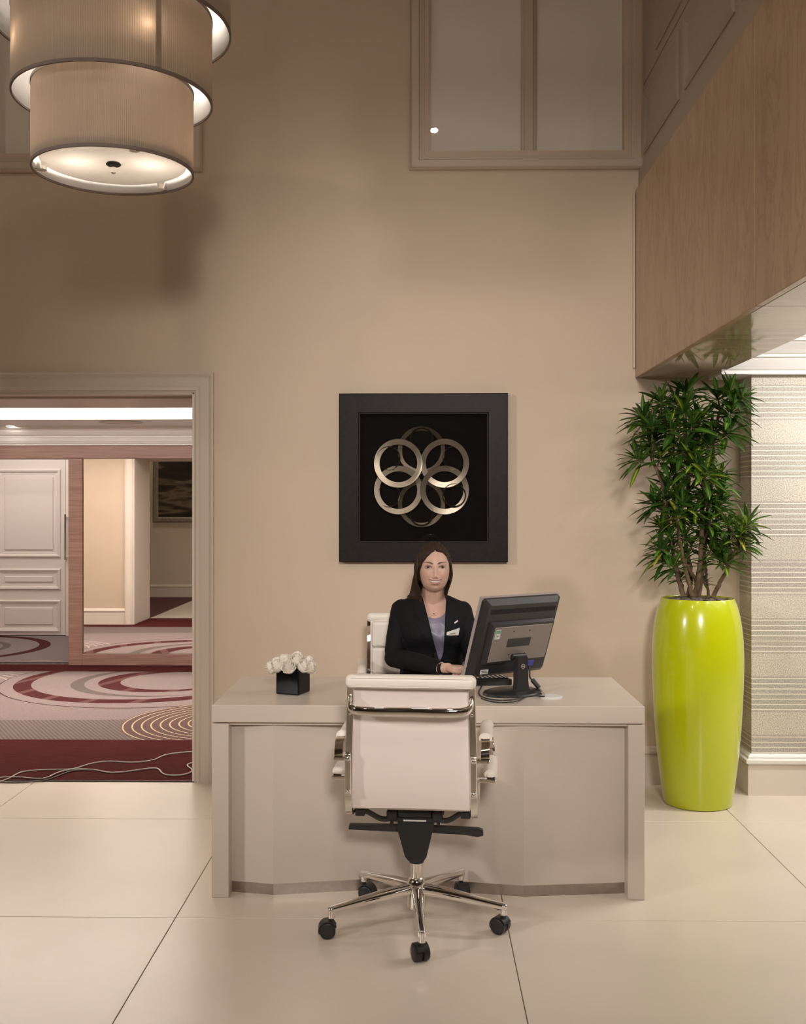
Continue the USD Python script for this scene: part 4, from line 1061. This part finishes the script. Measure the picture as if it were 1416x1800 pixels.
for x in (-.040, .042):
    for z in (.040, -.062):
        obj('screw', tilt(dome(np.array([x, -.0485, z]), (0, -1, 0), .0032, .0015)), M['black_soft'], mo)
st = obj('sticker', tilt(box(-.134, -.108, -.0490, -.0480, .012, .052)), M['label_white'], mo, label='white and green approval sticker')
obj('sticker_band', tilt(box(-.133, -.109, -.0493, -.0489, .036, .050)), M['label_green'], st)
obj('sticker_line', [tilt(box(-.131, -.111 - .004 * k, -.0493, -.0489, .030 - .006 * k, .032 - .006 * k)) for k in range(3)], M['monitor_plate'], st)
obj('rating_label', [tilt(box(-.150, -.112, -.0335, -.0300, -.148, -.130)), ], M['label_white'], mo, label='small white rating label')
obj('rating_print', [tilt(box(-.146, -.118, -.0345, -.0334, -.142 + .006 * k, -.140 + .006 * k)) for k in range(2)], M['black_soft'], mo)
obj('video_plug', tilt(box(.075, .112, -.046, -.026, -.128, -.100, .003)), M['vga'], mo, label='blue video plug')
neck = [(-.040, .012), (.040, .012), (.031, .03), (.028, .06), (.026, .150), (.020, .158), (-.020, .158), (-.026, .150), (-.028, .06), (-.031, .03)]
nk = obj('stand_neck', [prism(neck, 'y', -.066, -.040)], M['monitor'], mo, smooth=20)
obj('emblem', rot(cat(lathe([(.0075, -.001), (.0095, -.001), (.0095, .002), (.0075, .002)], 32, close=True), mov(meshkit.text_mesh('DELL', .0045, .0012, bold=True), -.0062, -.0022, 0)), PI / 2, (1, 0, 0)).apply_translation([0, -.0662, .118]), M['silver'], nk, smooth=False, label='round maker emblem')
obj('hinge', [cyl((-.034, -.040, .156), (.034, -.040, .156), .010, 16), box(-.024, .024, -.045, .02, .140, .165, .003)], M['monitor'], mo)
ft = lathe([(.0001, 0), (.128, 0), (.130, .004), (.126, .010), (.10, .017), (.05, .022), (.0001, .024)], 64); ft.vertices[:, 1] *= .78
obj('foot', ft, M['monitor'], mo, smooth=40)

kb = thing('keyboard', 'black computer keyboard lying behind the monitor foot', 'keyboard', (.165, 4.520, DZ), math.radians(8))
obj('case', prism([(-.068, .002), (-.068, .022), (-.064, .025), (.066, .019), (.070, .015), (.070, .002)], 'x', -.215, .215), M['black'], kb, smooth=False)
ks, kp = [], []
for r_ in range(6):
    for c_ in range(21):
        x = -.207 + c_ * .0197; y = -.054 + r_ * .0188; z = .0245 - (y + .06) * .046
        ks.append(box(x, x + .017, y, y + .0155, z - .003, z + .0065, .002)); kp.append(box(x + .003, x + .009, y + .003, y + .011, z + .0060, z + .0070))
obj('keys', ks, M['black'], kb, kind='stuff'); obj('key_print', kp, M['key_white'], kb, kind='stuff', label='white key print')

def world(o, a, p):
    p = np.asarray(p, float); return np.array([o[0] + p[0] * math.cos(a) - p[1] * math.sin(a), o[1] + p[0] * math.sin(a) + p[1] * math.cos(a), o[2] + p[2]])
plug = rot(trimesh.Trimesh([(0.093, -.036, -.128)], [[0, 0, 0]], process=False), TL, (1, 0, 0)).vertices[0] + [0, 0, zc]
pw = world((mb[0], mb[1], DZ), MA, plug)
e0 = on(944, 1200, DZ + .05); e0 = at(936, 1196, pw[1] - .015); e1 = at(947, 1209, pw[1] - .03); e2 = on(958, 1222, DZ + .006)
vc_ = thing('video_cable', 'black video cable with a ferrite lump hanging from the monitor to the cable cover', 'cable', (0, 0, 0))
obj('cord', tube(spline([pw + [0, 0, -.001], pw + [.004, -.012, -.03], (pw + e0) / 2 + [-.004, -.006, -.012], e0], 24), .0034, 8), M['black'], vc_, smooth=True)
obj('ferrite', cyl(e0 + (e0 - e1) * .1, e1, .0095, 16), M['black'], vc_)
obj('cord_end', tube(spline([e1, (e1 + e2) / 2 + [0, 0, .003], e2 + [0, 0, .004]], 12), .003, 8), M['grey_cord'], vc_, smooth=True, label='grey cable end')
zt = DZ + .004
c1 = [on(u, v, zt) for u, v in ((955, 1222), (935, 1217), (925, 1221), (905, 1229), (880, 1231), (856, 1228), (843, 1222), (843, 1212), (847, 1203))]
c1[-1] = c1[-1] + [0, .03, .0]; c1 = [p for p in c1]
obj('cable', tube(spline(c1, 70), .0028, 8), M['black'], None, True, 'black cable looping in front of the monitor foot to the keyboard', 'cable')
c2 = [on(u, v, zt + .006) for u, v in ((957, 1224), (930, 1224), (905, 1233), (878, 1235), (858, 1232))] + [on(846, 1228, zt + .006)]
obj('cable', tube(spline(c2, 50), .0028, 8), M['black'], None, True, 'black cable lying nearest the desk front edge below the monitor', 'cable')
# ================================================================== THE WOMAN BEHIND THE DESK
wpt = thing('person', 'smiling woman with long dark hair in a black suit jacket seated behind the desk', 'person', (0, 0, 0))
HC = np.array([.0665, 5.005, 1.205])            # between the eyes, mid-head
HYAW = math.radians(3)


def hull_chain(pts, rads, seg=20):
    out = []
    for (p, r), (q, s) in zip(zip(pts[:-1], rads[:-1]), zip(pts[1:], rads[1:])):
        A = Manifold.sphere(r, seg).translate(list(map(float, p))); B = Manifold.sphere(s, seg).translate(list(map(float, q)))
        out.append(Manifold.batch_hull([A, B]))
    return out


def union(ms): return Manifold.batch_boolean(ms, manifold3d.OpType.Add)


def soften(m, edge, it=12):
    t = man2tm(m.refine_to_length(edge)); t = trimesh.Trimesh(t.vertices, t.faces, process=True)
    trimesh.smoothing.filter_taubin(t, lamb=.5, nu=.53, iterations=it); return t


TORSO = [(.535, .050, 5.115, .160, .115), (.575, .050, 5.115, .168, .120), (.64, .051, 5.11, .150, .110), (.70, .052, 5.10, .136, .100), (.80, .053, 5.09, .148, .108), (.88, .054, 5.075, .158, .118),
         (.94, .054, 5.075, .164, .112), (.99, .054, 5.085, .168, .095), (1.022, .054, 5.095, .158, .078), (1.045, .055, 5.095, .110, .062), (1.062, .057, 5.09, .066, .052)]


def loft(sec, grow=0.0, n=56, bust=True):
    z = np.array([s[0] for s in sec]); from scipy.interpolate import PchipInterpolator
    zz_ = np.linspace(z[0], z[-1], 40); C = [PchipInterpolator(z, [s[k] for s in sec])(zz_) for k in range(1, 5)]
    a = np.arange(n) * 2 * PI / n; V = []
    for i, h in enumerate(zz_):
        ca, sa = np.cos(a), np.sin(a)
        x = C[0][i] + (C[2][i] + grow) * np.sign(ca) * np.abs(ca) ** .88; y = C[1][i] + (C[3][i] + grow) * np.sign(sa) * np.abs(sa) ** .92
        if bust:
            for s in (-1, 1): y = y - .022 * np.exp(-(((x - C[0][i] - s * .068) / .05) ** 2) - ((h - .885) / .05) ** 2) * (sa < 0)
        V.append(np.c_[x, y, np.full(n, h)])
    V = np.vstack(V); L = len(zz_); q = []
    for i in range(L - 1):
        for j in range(n):
            k = (j + 1) % n; q.append([i * n + j, i * n + k, (i + 1) * n + k, (i + 1) * n + j])
    m = tm(V, q); c0, c1 = len(V), len(V) + 1
    V = np.vstack([V, V[:n].mean(0), V[-n:].mean(0)]); f = [list(r) for r in m.faces]
    for j in range(n):
        k = (j + 1) % n; f += [[c0, k, j], [c1, (L - 1) * n + j, (L - 1) * n + k]]
    t = trimesh.Trimesh(V, np.array(f), process=True); trimesh.repair.fix_normals(t); return t


SHL, SHR = np.array([-.090, 5.095, .990]), np.array([.200, 5.095, .983])
ELL, ELR = np.array([-.122, 4.985, .776]), np.array([.250, 4.985, .776])
WRL, WRR = np.array([.085, 4.700, .772]), np.array([.235, 4.735, .768])
# --- hands: palm, four unequal bent fingers and a thumb, resting one on the other on the desk edge
def hand(w, fwd, up, thumb_side):
    fwd = fwd / np.linalg.norm(fwd); side = np.cross(fwd, up); side /= np.linalg.norm(side); up = np.cross(side, fwd); side *= thumb_side
    ms = hull_chain([w, w + fwd * .02], [.022, .023])
    pal = [w + fwd * .025 + side * .016, w + fwd * .025 - side * .016, w + fwd * .075 + side * .028, w + fwd * .072 - side * .028]
    ms.append(Manifold.batch_hull([Manifold.sphere(r, 14).translate(list(map(float, p))) for p, r in zip(pal, (.014, .013, .0115, .0105))]))
    for off, ln in ((.027, .070), (.009, .078), (-.009, .072), (-.026, .056)):
        b = w + fwd * .068 + side * off; c1 = b + fwd * ln * .46 - up * ln * .10; c2 = c1 + fwd * ln * .30 - up * ln * .20; c3 = c2 + fwd * ln * .18 - up * ln * .20
        ms += hull_chain([b, c1, c2, c3], [.0098, .0088, .0080, .0072], 12)
    tb = w + fwd * .028 + side * .020; t1 = tb + fwd * .028 + side * .026 - up * .006; t2 = t1 + fwd * .030 + side * .006 - up * .004
    ms += hull_chain([tb, t1, t2], [.0125, .0105, .0085], 12)
    return ms


hl = soften(union(hand(WRL + np.array([.018, -.010, .002]), np.array([.95, -.25, .02]), np.array([0, 0, 1.0]), 1)), .004, 6)
hr = soften(union(hand(WRR + np.array([-.004, -.016, -.004]), np.array([-.55, -.80, .0]), np.array([0, 0, 1.0]), -1)), .004, 6)
# --- bare body under the clothes: torso, neck, arms, seated legs (one figure)
core = loft(TORSO, -.006, 48)
ms = [tm2man(core)]
ms += hull_chain([(.057, 5.085, 1.03), (.062, 5.055, 1.085), (.0655, 5.03, 1.14)], [.060, .052, .051], 28)
ms += hull_chain([SHL, ELL, WRL], [.044, .036, .024]) + hull_chain([SHR, ELR, WRR], [.044, .036, .024])
for s in (-1, 1):
    hp_, kn, an = np.array([.05 + s * .085, 5.10, .592]), np.array([.05 + s * .115, 4.70, .572]), np.array([.05 + s * .11, 4.76, .095])
    ms += hull_chain([hp_, kn, an], [.080, .055, .038]) + hull_chain([an, an + [0, -.05, -.045], an + [0, -.16, -.062]], [.038, .038, .025])
body = soften(union(ms), .012, 14)

# --- head: modelled face on a dense sphere
ico = trimesh.creation.icosphere(6, 1.0)
U = ico.vertices.copy()
def gauss(x, z, x0, z0, sx, sz): return np.exp(-((x - x0) / sx) ** 2 - ((z - z0) / sz) ** 2)
def head_base(U):
    x, y, z = U[:, 0] * .0735, -U[:, 1].copy(), U[:, 2]
    zz_ = np.where(z > 0, z * .110, z * .118); t = np.clip(-z, 0, 1)
    f = np.clip(y, 0, 1); yy_ = np.where(y > 0, y * .090, y * .100)
    g_ = np.where(t > 0, (1 - np.minimum(t, .9999) ** 2.7) ** (1 / 2.7) / np.sqrt(1 - np.minimum(t, .9999) ** 2), 1.0); g_ = np.minimum(g_, 1.5)
    yy_ = np.where(y > 0, yy_ * (1 + (g_ - 1) * .8), yy_)
    w = (1 - .13 * t ** 1.5) * g_; w = w * (1 - .10 * np.clip(z - .45, 0, 1))
    x = x * w * (1 - .04 * f)
    # jaw back swings up, chin comes forward
    yy_ = yy_ + .010 * t ** 2 * f; yy_ = np.where(y < 0, yy_ * (1 - .45 * t ** 1.5), yy_)
    flat = np.sign(yy_) * np.abs(yy_)
    return np.c_[x, flat, zz_]
Pp = head_base(U)
x, y, z = Pp.T.copy(); fr_ = np.clip(y / .05, 0, 1); fr_ = fr_ * fr_ * (3 - 2 * fr_)
zs = -.0665 + 9.0 * x ** 2                               # the smile's line
dz = z - zs
d_ = np.zeros(len(x))
for s in (-1, 1):
    d_ -= .0090 * gauss(x, z, s * .032, .000, .018, .011)     # eye sockets
    d_ += .0030 * gauss(x, z, s * .030, .021, .022, .008)     # brows
    d_ += .0050 * gauss(x, z, s * .040, -.038, .017, .016)    # smiling cheeks
    d_ += .0058 * gauss(x, z, s * .0115, -.0455, .0055, .0055)  # nostril wings
    d_ -= .0022 * gauss(x, z, s * (.029), -.058, .0045, .012)   # smile folds
    d_ += .0022 * gauss(x, z, s * .032, .0105, .015, .0035)    # upper lids
d_ += .0075 * gauss(x, z, 0, -.006, .0085, .014) + .0105 * gauss(x, z, 0, -.026, .0085, .014) + .0135 * gauss(x, z, 0, -.041, .0095, .0088)
d_ += .0050 * gauss(x, z, 0, -.066, .030, .018)
inm = np.clip(1 - np.abs(x) / .029, 0, 1) ** .5
d_ += .0042 * np.exp(-((dz - .0072) / .0035) ** 2) * np.clip(1 - (np.abs(x) / .033) ** 2, 0, 1) + .0050 * np.exp(-((dz + .0085) / .0042) ** 2) * np.clip(1 - (np.abs(x) / .030) ** 2, 0, 1)
d_ -= .0085 * np.exp(-((dz - .0002) / .0040) ** 2) * np.clip(1 - (np.abs(x) / .030) ** 2, 0, 1)
d_ += .0065 * gauss(x, z, 0, -.102, .018, .013) - .0030 * gauss(x, z, 0, -.086, .020, .006)
Pp[:, 1] += d_ * fr_
head_local = Pp
R_ = np.array([[math.cos(HYAW), math.sin(HYAW), 0], [math.sin(HYAW), -math.cos(HYAW), 0], [0, 0, 1]])   # local front (+y) looks to the camera (-Y)
R_[:, 0] *= 1
to_w = lambda L_: L_ @ R_.T + HC
headm = trimesh.Trimesh(to_w(head_local), ico.faces, process=False); trimesh.repair.fix_normals(headm)
ears = []
for s in (-1, 1):
    e = trimesh.creation.icosphere(3, 1.0); e.vertices *= [.006, .017, .029]; e = rot(e, s * .35, (0, 0, 1)); e.vertices = to_w(e.vertices + [s * .0745, -.004, -.022]); trimesh.repair.fix_normals(e); ears.append(tm2man(e))
# the dense face goes through a boolean unharmed, so body and head are one surface
fig = union([tm2man(headm), tm2man(body), tm2man(hl), tm2man(hr)] + ears)
ft_ = man2tm(fig); ft_ = trimesh.Trimesh(ft_.vertices, ft_.faces, process=True)
Vl = (ft_.vertices - HC) @ R_                              # back to head coordinates
skin = np.tile(np.array([.60, .385, .305]), (len(Vl), 1))
x, y, z = Vl.T
front = (y > .03) & (np.abs(x) < .08) & (z > -.125) & (z < .12)
def blend(mask, c):
    global skin
    m_ = np.clip(mask, 0, 1)[:, None] * front[:, None]; skin = skin * (1 - m_) + np.array(c) * m_
dzv = z - (-.0665 + 9.0 * x ** 2)
lipw = np.clip((.0335 - np.abs(x)) / .003, 0, 1)
blend(.45 * sum(gauss(x, z, s * .042, -.036, .018, .014) for s in (-1, 1)), (.62, .30, .25))
blend(np.clip((.0108 - dzv - 60 * x ** 2 * .10) / .0015, 0, 1) * np.clip((dzv + .0130 - 9 * x ** 2) / .0015, 0, 1) * lipw, (.48, .225, .21))
blend(np.clip((.0040 - np.abs(dzv)) / .001, 0, 1) * np.clip((.029 - np.abs(x)) / .002, 0, 1), (.10, .03, .03))
for s in (-1, 1):
    xe = x * s
    zb = .0170 + .0075 * np.sin(np.clip((xe - .010) / .045, 0, 1) * PI * .80) - .03 * np.clip(xe - .045, 0, 1)
    th_ = .0044 * np.clip(1.15 - (xe - .010) / .050, .25, 1) * np.clip(.55 + (xe - .010) / .02, .5, 1)
    blend(np.clip((th_ - np.abs(z - zb)) / .0012, 0, 1) * (xe > .009) * (xe < .056) * .95, (.030, .016, .011))
    ze = .0072 - 28 * (xe - .032) ** 2                         # lash line
    blend(np.clip((.0024 - np.abs(z - ze)) / .0008, 0, 1) * (np.abs(xe - .032) < .0165), (.03, .016, .012))
    blend(.45 * gauss(x, z, s * .032, .0, .020, .010), (.36, .20, .17))
    blend(np.clip((.0022 - np.hypot(xe - .0075, (z + .0505))) / .0008, 0, 1) * .7, (.25, .10, .08))  # shade of the nostrils painted into the skin colour
bp_ = usdkit.mesh(stage, numbered(str(wpt.GetPath()) + '/body'), ft_, M['skin'], smooth=True)
def tint(prim, C): UsdGeom.PrimvarsAPI(prim).CreatePrimvar('tint', Sdf.ValueTypeNames.Color3fArray, 'vertex').Set(Vt.Vec3fArray.FromNumpy(np.asarray(C, np.float32)))
tint(bp_, skin)
bodyp = bp_.GetPrim()
# --- eyes and teeth
for s in (-1, 1):
    e = trimesh.creation.icosphere(5, 1.0); v = e.vertices * [.0166, .0088, .0064]
    v[:, 2] -= .10 * np.abs(v[:, 0]) * (v[:, 2] > 0)
    surf = np.interp(.032, np.sort(np.abs(head_local[(np.abs(head_local[:, 2]) < .003) & (head_local[:, 1] > 0), 0])), np.sort(head_local[(np.abs(head_local[:, 2]) < .003) & (head_local[:, 1] > 0), 1])[::-1])
    yc_ = .0705
    idx = np.argmin((head_local[:, 0] - s * .032) ** 2 + (head_local[:, 2]) ** 2 + 10 * (head_local[:, 1] < 0)); yc_ = head_local[idx, 1] - .0050
    L_ = v + [s * .032, yc_, .0005]
    col = np.tile([.34, .315, .30], (len(v), 1)); rr_ = np.hypot(v[:, 0] - .0006, v[:, 2]); fm = v[:, 1] > 0
    col[(rr_ < .0074) & fm] = (.06, .03, .018); col[(rr_ < .0028) & fm] = (.004, .004, .004)
    ep = usdkit.mesh(stage, numbered(str(wpt.GetPath()) + '/eye'), trimesh.Trimesh(to_w(L_), e.faces[:, ::-1], process=False), M['eye'], smooth=True); tint(ep, col)
xs = np.linspace(-.0275, .0275, 25); V = []
iy = lambda xx: .0905 - 28 * xx ** 2
fm_ = (np.abs(head_local[:, 0]) < .004) & (np.abs(head_local[:, 2] + .0665) < .003) & (head_local[:, 1] > 0); ymo = head_local[fm_, 1].mean()
for xx in xs:
    zc_ = -.0665 + 9 * xx ** 2; hh = .0042 * math.sqrt(max(0, 1 - (xx / .029) ** 2)) + .0004
    for dy_, dzz in ((.0022, hh), (.0030, 0), (.0022, -hh * .9), (-.004, -hh * .9), (-.004, hh)): V.append((xx, ymo + dy_ - 10 * xx ** 2, zc_ + dzz))
q = []
for i in range(24):
    for j in range(5):
        k = (j + 1) % 5; q.append([i * 5 + j, i * 5 + k, i * 5 + 5 + k, i * 5 + 5 + j])
th_m = tm(to_w(np.array(V)), q); trimesh.repair.fix_normals(th_m)
obj('teeth', th_m, M['teeth'], wpt, smooth=50)

# --- hair: a cap grown from the skull, brushed back from the forehead, and long loose locks
Ub = trimesh.creation.icosphere(6, 1.0); hb_ = head_base(Ub.vertices); x, y, z = hb_.T
lim = np.where(x < 0, np.interp(z, [-.12, -.05, -.02, .02, .048, .068, .0745, .2], [.074, .072, .067, .054, .034, .013, .0, -.05]), np.interp(z, [-.12, -.05, -.02, .02, .05, .067, .0745, .2], [.078, .073, .069, .063, .050, .032, .0, -.05]))
sd = np.abs(x) - lim
back = np.clip((.035 - y) / .03, 0, 1)
hairy = np.maximum(np.clip(sd / .010, 0, 1) ** .6, back)
low = np.clip((z + .085) / .03, 0, 1)
hairy = hairy * low
vol = .010 + .012 * np.clip(-y / .08, 0, 1) - .001 * np.clip(z / .1, 0, 1) + .004 * np.clip(-x / .07, 0, 1)
rad = hb_ / np.linalg.norm(hb_, axis=1, keepdims=True)
groove = .0009 * np.sin(np.arctan2(rad[:, 0], rad[:, 2]) * 40 + 5 * rad[:, 1])
hv = hb_ + rad * ((vol + groove) * hairy - .010 * (1 - hairy))[:, None]
cap = trimesh.Trimesh(to_w(hv), Ub.faces[:, ::-1], process=False); trimesh.repair.fix_normals(cap)
hair = obj('hair', cap, M['hair'], wpt, smooth=True)
hr_ = random.Random(3); locks = []
def lock(P, r0, n=14): return tube(spline(P, n), np.r_[np.linspace(r0 * .7, r0, n // 2), np.linspace(r0, r0 * .40, n - n // 2)], 6)
for k in range(85):                                           # side hair falling behind her right shoulder
    u = hr_.random(); v = hr_.random()
    a = np.array([-.072 - .008 * v, .040 - .085 * u, .045 - .05 * hr_.random()])
    b = np.array([-.084 - .006 * v, .030 - .085 * u, -.045])
    c = np.array([-.080 - .022 * u * v, .012 - .075 * u, -.100 + .01 * v])
    e = np.array([-.066 - .066 * u + .010 * v, -.008 - .060 * u, -.150 - .022 * v + .010 * u])
    locks.append(lock([to_w(p[None])[0] for p in (a, b, c, e)], .0052 + .002 * hr_.random()))
for k in range(45):
    u = hr_.random(); v = hr_.random()
    a = np.array([.074 + .004 * v, .022 - .06 * u, .03 - .04 * v]); b = np.array([.082 + .003 * v, .006 - .06 * u, -.045])
    c = np.array([.070 - .008 * u, .000 - .055 * u, -.10]); e = np.array([.052 + .012 * v, -.012 - .045 * u, -.135 - .018 * v])
    locks.append(lock([to_w(p[None])[0] for p in (a, b, c, e)], .0050))
for k in range(60):
    u = hr_.uniform(-1, 1); v = hr_.random()
    a = np.array([.070 * u, -.095 - .01 * (1 - u * u), .0]); b = np.array([.075 * u, -.112 + .02 * u * u, -.06]); c = np.array([.070 * u - .01, -.105 + .02 * u * u, -.12]); e = np.array([.075 * u - .02, -.095 + .012 * v, -.19 - .04 * v])
    locks.append(lock([to_w(p[None])[0] for p in (a, b, c, e)], .006))
obj('locks', locks, M['hair'], hair, smooth=60)

# --- jacket with a deep front opening, collar lapels, blouse beneath
jm = [tm2man(loft([s for s in TORSO if s[0] > .55], .013, 56))]
jm += hull_chain([SHL + [.002, 0, .002], (SHL + ELL) / 2 + [-.004, 0, 0], ELL], [.051, .050, .046], 26) + hull_chain([ELL, (ELL + WRL) / 2 + [0, 0, .004], WRL - (WRL - ELL) * .03], [.046, .043, .036], 26)
jm += hull_chain([SHR + [-.002, 0, .002], (SHR + ELR) / 2 + [.004, 0, 0], ELR], [.051, .050, .046], 26) + hull_chain([ELR, (ELR + WRR) / 2 + [0, 0, .004], WRR], [.046, .043, .036], 26)
jk = soften(union(jm), .009, 10)
rs = np.random.RandomState(2)
nz = meshkit.fbm(jk.vertices * 22.0, 3, 4) - .5
jk.vertices += jk.vertex_normals * (nz * .010 * np.clip((np.abs(jk.vertices[:, 0] - .054) - .06) / .06, .25, 1))[:, None]
jx = lambda u, v: at(u, v, 4.975)[[0, 2]]
vcut = [jx(u, v) for u, v in ((733, 1020), (742, 1050), (752, 1086), (764, 1135), (772, 1165), (779, 1150), (782, 1086), (785, 1047), (800, 1020))]
wedge = tm2man(prism(vcut, 'y', 4.80, 5.075))
jman = tm2man(jk) - wedge
neckhole = Manifold.cylinder(.2, .060, .066, 40).translate([.060, 5.078, 1.0])
jman = jman - union(hull_chain([(.058, 5.08, 1.03), (.064, 5.04, 1.13)], [.064, .066], 28))
jacket = obj('jacket', man2tm(jman), M['suit'], wpt, smooth=55)
jt = man2tm(jman)


def drape(poly, off, thick, res=.006):
    """A patch of cloth laid on the jacket's front: the outline (x, z) is pressed on along Y."""
    pg = Polygon(poly).buffer(0)
    vv, ff = trimesh.creation.triangulate_polygon(pg, engine='earcut'); m = trimesh.Trimesh(np.c_[vv, np.zeros(len(vv))], ff)
    for _ in range(6):
        if m.edges_unique_length.max() > res: m = m.subdivide()
    o = np.c_[m.vertices[:, 0], np.full(len(m.vertices), 4.6), m.vertices[:, 1]]
    loc, ri, _ = jt_full.ray.intersects_location(o, np.tile([0, 1.0, 0], (len(o), 1)), multiple_hits=False)
    Y = np.full(len(o), 5.0); Y[ri] = loc[:, 1]
    A = np.c_[m.vertices[:, 0], Y - off - thick, m.vertices[:, 1]]; B = A + [0, thick, 0]
    n = len(A); bd = m.edges[trimesh.grouping.group_rows(m.edges_sorted, require_count=1)]
    f = np.vstack([m.faces, m.faces[:, ::-1] + n, np.c_[bd[:, 0], bd[:, 1] + n, bd[:, 1]], np.c_[bd[:, 0], bd[:, 0] + n, bd[:, 1] + n]])
    t = trimesh.Trimesh(np.vstack([A, B]), f, process=False); trimesh.repair.fix_normals(t); return t


jt_full = trimesh.Trimesh(jk.vertices, jk.faces, process=False)
LPL = [jx(u, v) for u, v in ((742, 1050), (752, 1086), (764, 1135), (770, 1155), (757, 1138), (742, 1112), (731, 1094), (738, 1088), (728, 1079), (729, 1060), (735, 1050))]
LPR = [jx(u, v) for u, v in ((785, 1053), (782, 1086), (779, 1145), (776, 1154), (789, 1130), (800, 1098), (794, 1090), (803, 1080), (797, 1064), (789, 1054))]
obj('lapel', drape(LPL, .001, .004), M['suit'], jacket, smooth=40); obj('lapel', drape(LPR, .001, .004), M['suit'], jacket, smooth=40)
obj('button', [dome(np.array([jx(774, 1168)[0], 4.955, jx(774, 1168)[1]]), (0, -1, 0), .007, .003)], M['black'], jacket)
badge = [jx(u, v) for u, v in ((784.5, 1109), (808, 1103.5), (805, 1116.5), (784, 1114.5))]
bd_ = obj('name_badge', drape(badge, .004, .003), M['label_white'], jacket, smooth=20, label='white wedge-shaped name badge')
obj('badge_print', drape([jx(u, v) for u, v in ((790, 1111.6), (800, 1111.2), (800, 1113.4), (790, 1113.4))], .0072, .0006), M['monitor_plate'], bd_, smooth=20)
obj('lapel_pin', drape([jx(u, v) for u, v in ((797.5, 1093.5), (804.5, 1089.5), (805.5, 1092), (798.5, 1096))], .006, .002, .003), M['silver'], jacket, smooth=20, label='small silver lapel pin')
# blouse: the torso's own form just under the jacket, open at the throat
bl = tm2man(loft(TORSO, .004, 56)) - Manifold.cube([1, 1, .5]).translate([-.45, 4.6, .990])
bl = bl - Manifold.cylinder(.5, .062, .062, 40).rotate([90, 0, 0]).translate([.068, 5.08, 1.025])
bm2 = man2tm(bl.refine_to_length(.012)); bm2.vertices += np.c_[np.zeros(len(bm2.vertices)), -.004 * np.maximum(0, np.sin((bm2.vertices[:, 0] * 60 + bm2.vertices[:, 2] * 75))) * (bm2.vertices[:, 1] < 5.05) * (bm2.vertices[:, 2] < .95), np.zeros(len(bm2.vertices))]
obj('blouse', bm2, M['blouse'], wpt, smooth=50)
# necklace
nk_ = [on_ for on_ in ()]
ncx = at(762, 1083, 4.99)
obj('pendant', dome(np.array([.0655, 4.985, .985]), (0, -1, 0), .004, .003), M['chrome'], wpt, smooth=True, label='tiny silver necklace pendant')
# bracelet at the cuff, trousers and shoes
dwr = (WRL - ELL) / np.linalg.norm(WRL - ELL); bc = WRL + dwr * .014
ang = np.arange(40) * 2 * PI / 40; u1 = np.cross(dwr, [0, 0, 1.0]); u1 /= np.linalg.norm(u1); u2 = np.cross(u1, dwr)
ringp = bc + .0262 * (np.cos(ang)[:, None] * u1 + np.sin(ang)[:, None] * u2)
obj('bracelet', sweep(ringp, [(-.0015, -.0022), (.0015, -.0022), (.0015, .0022), (-.0015, .0022)], up=dwr, closed=True), M['chrome'], wpt, smooth=50, label='thin silver bracelet at the jacket cuff')
tr_ = [tm2man(loft([s for s in TORSO if s[0] < .66], .008, 48, False))]
for s in (-1, 1):
    hp_, kn, an = np.array([.05 + s * .085, 5.10, .592]), np.array([.05 + s * .115, 4.70, .572]), np.array([.05 + s * .11, 4.76, .125])
    tr_ += hull_chain([hp_, kn, an], [.088, .064, .052])
    a2 = np.array([.05 + s * .11, 4.76, .07])
    obj('shoe', soften(union(hull_chain([a2 + [0, .02, -.022], a2 + [0, -.07, -.030], a2 + [0, -.165, -.040]], [.046, .042, .030])) - Manifold.cube([2, 2, .2], True).translate([0, 5, -.098]), .01, 4), M['shoe'], wpt, smooth=50)
obj('trousers', soften(union(tr_), .012, 10), M['suit'], wpt, smooth=50)
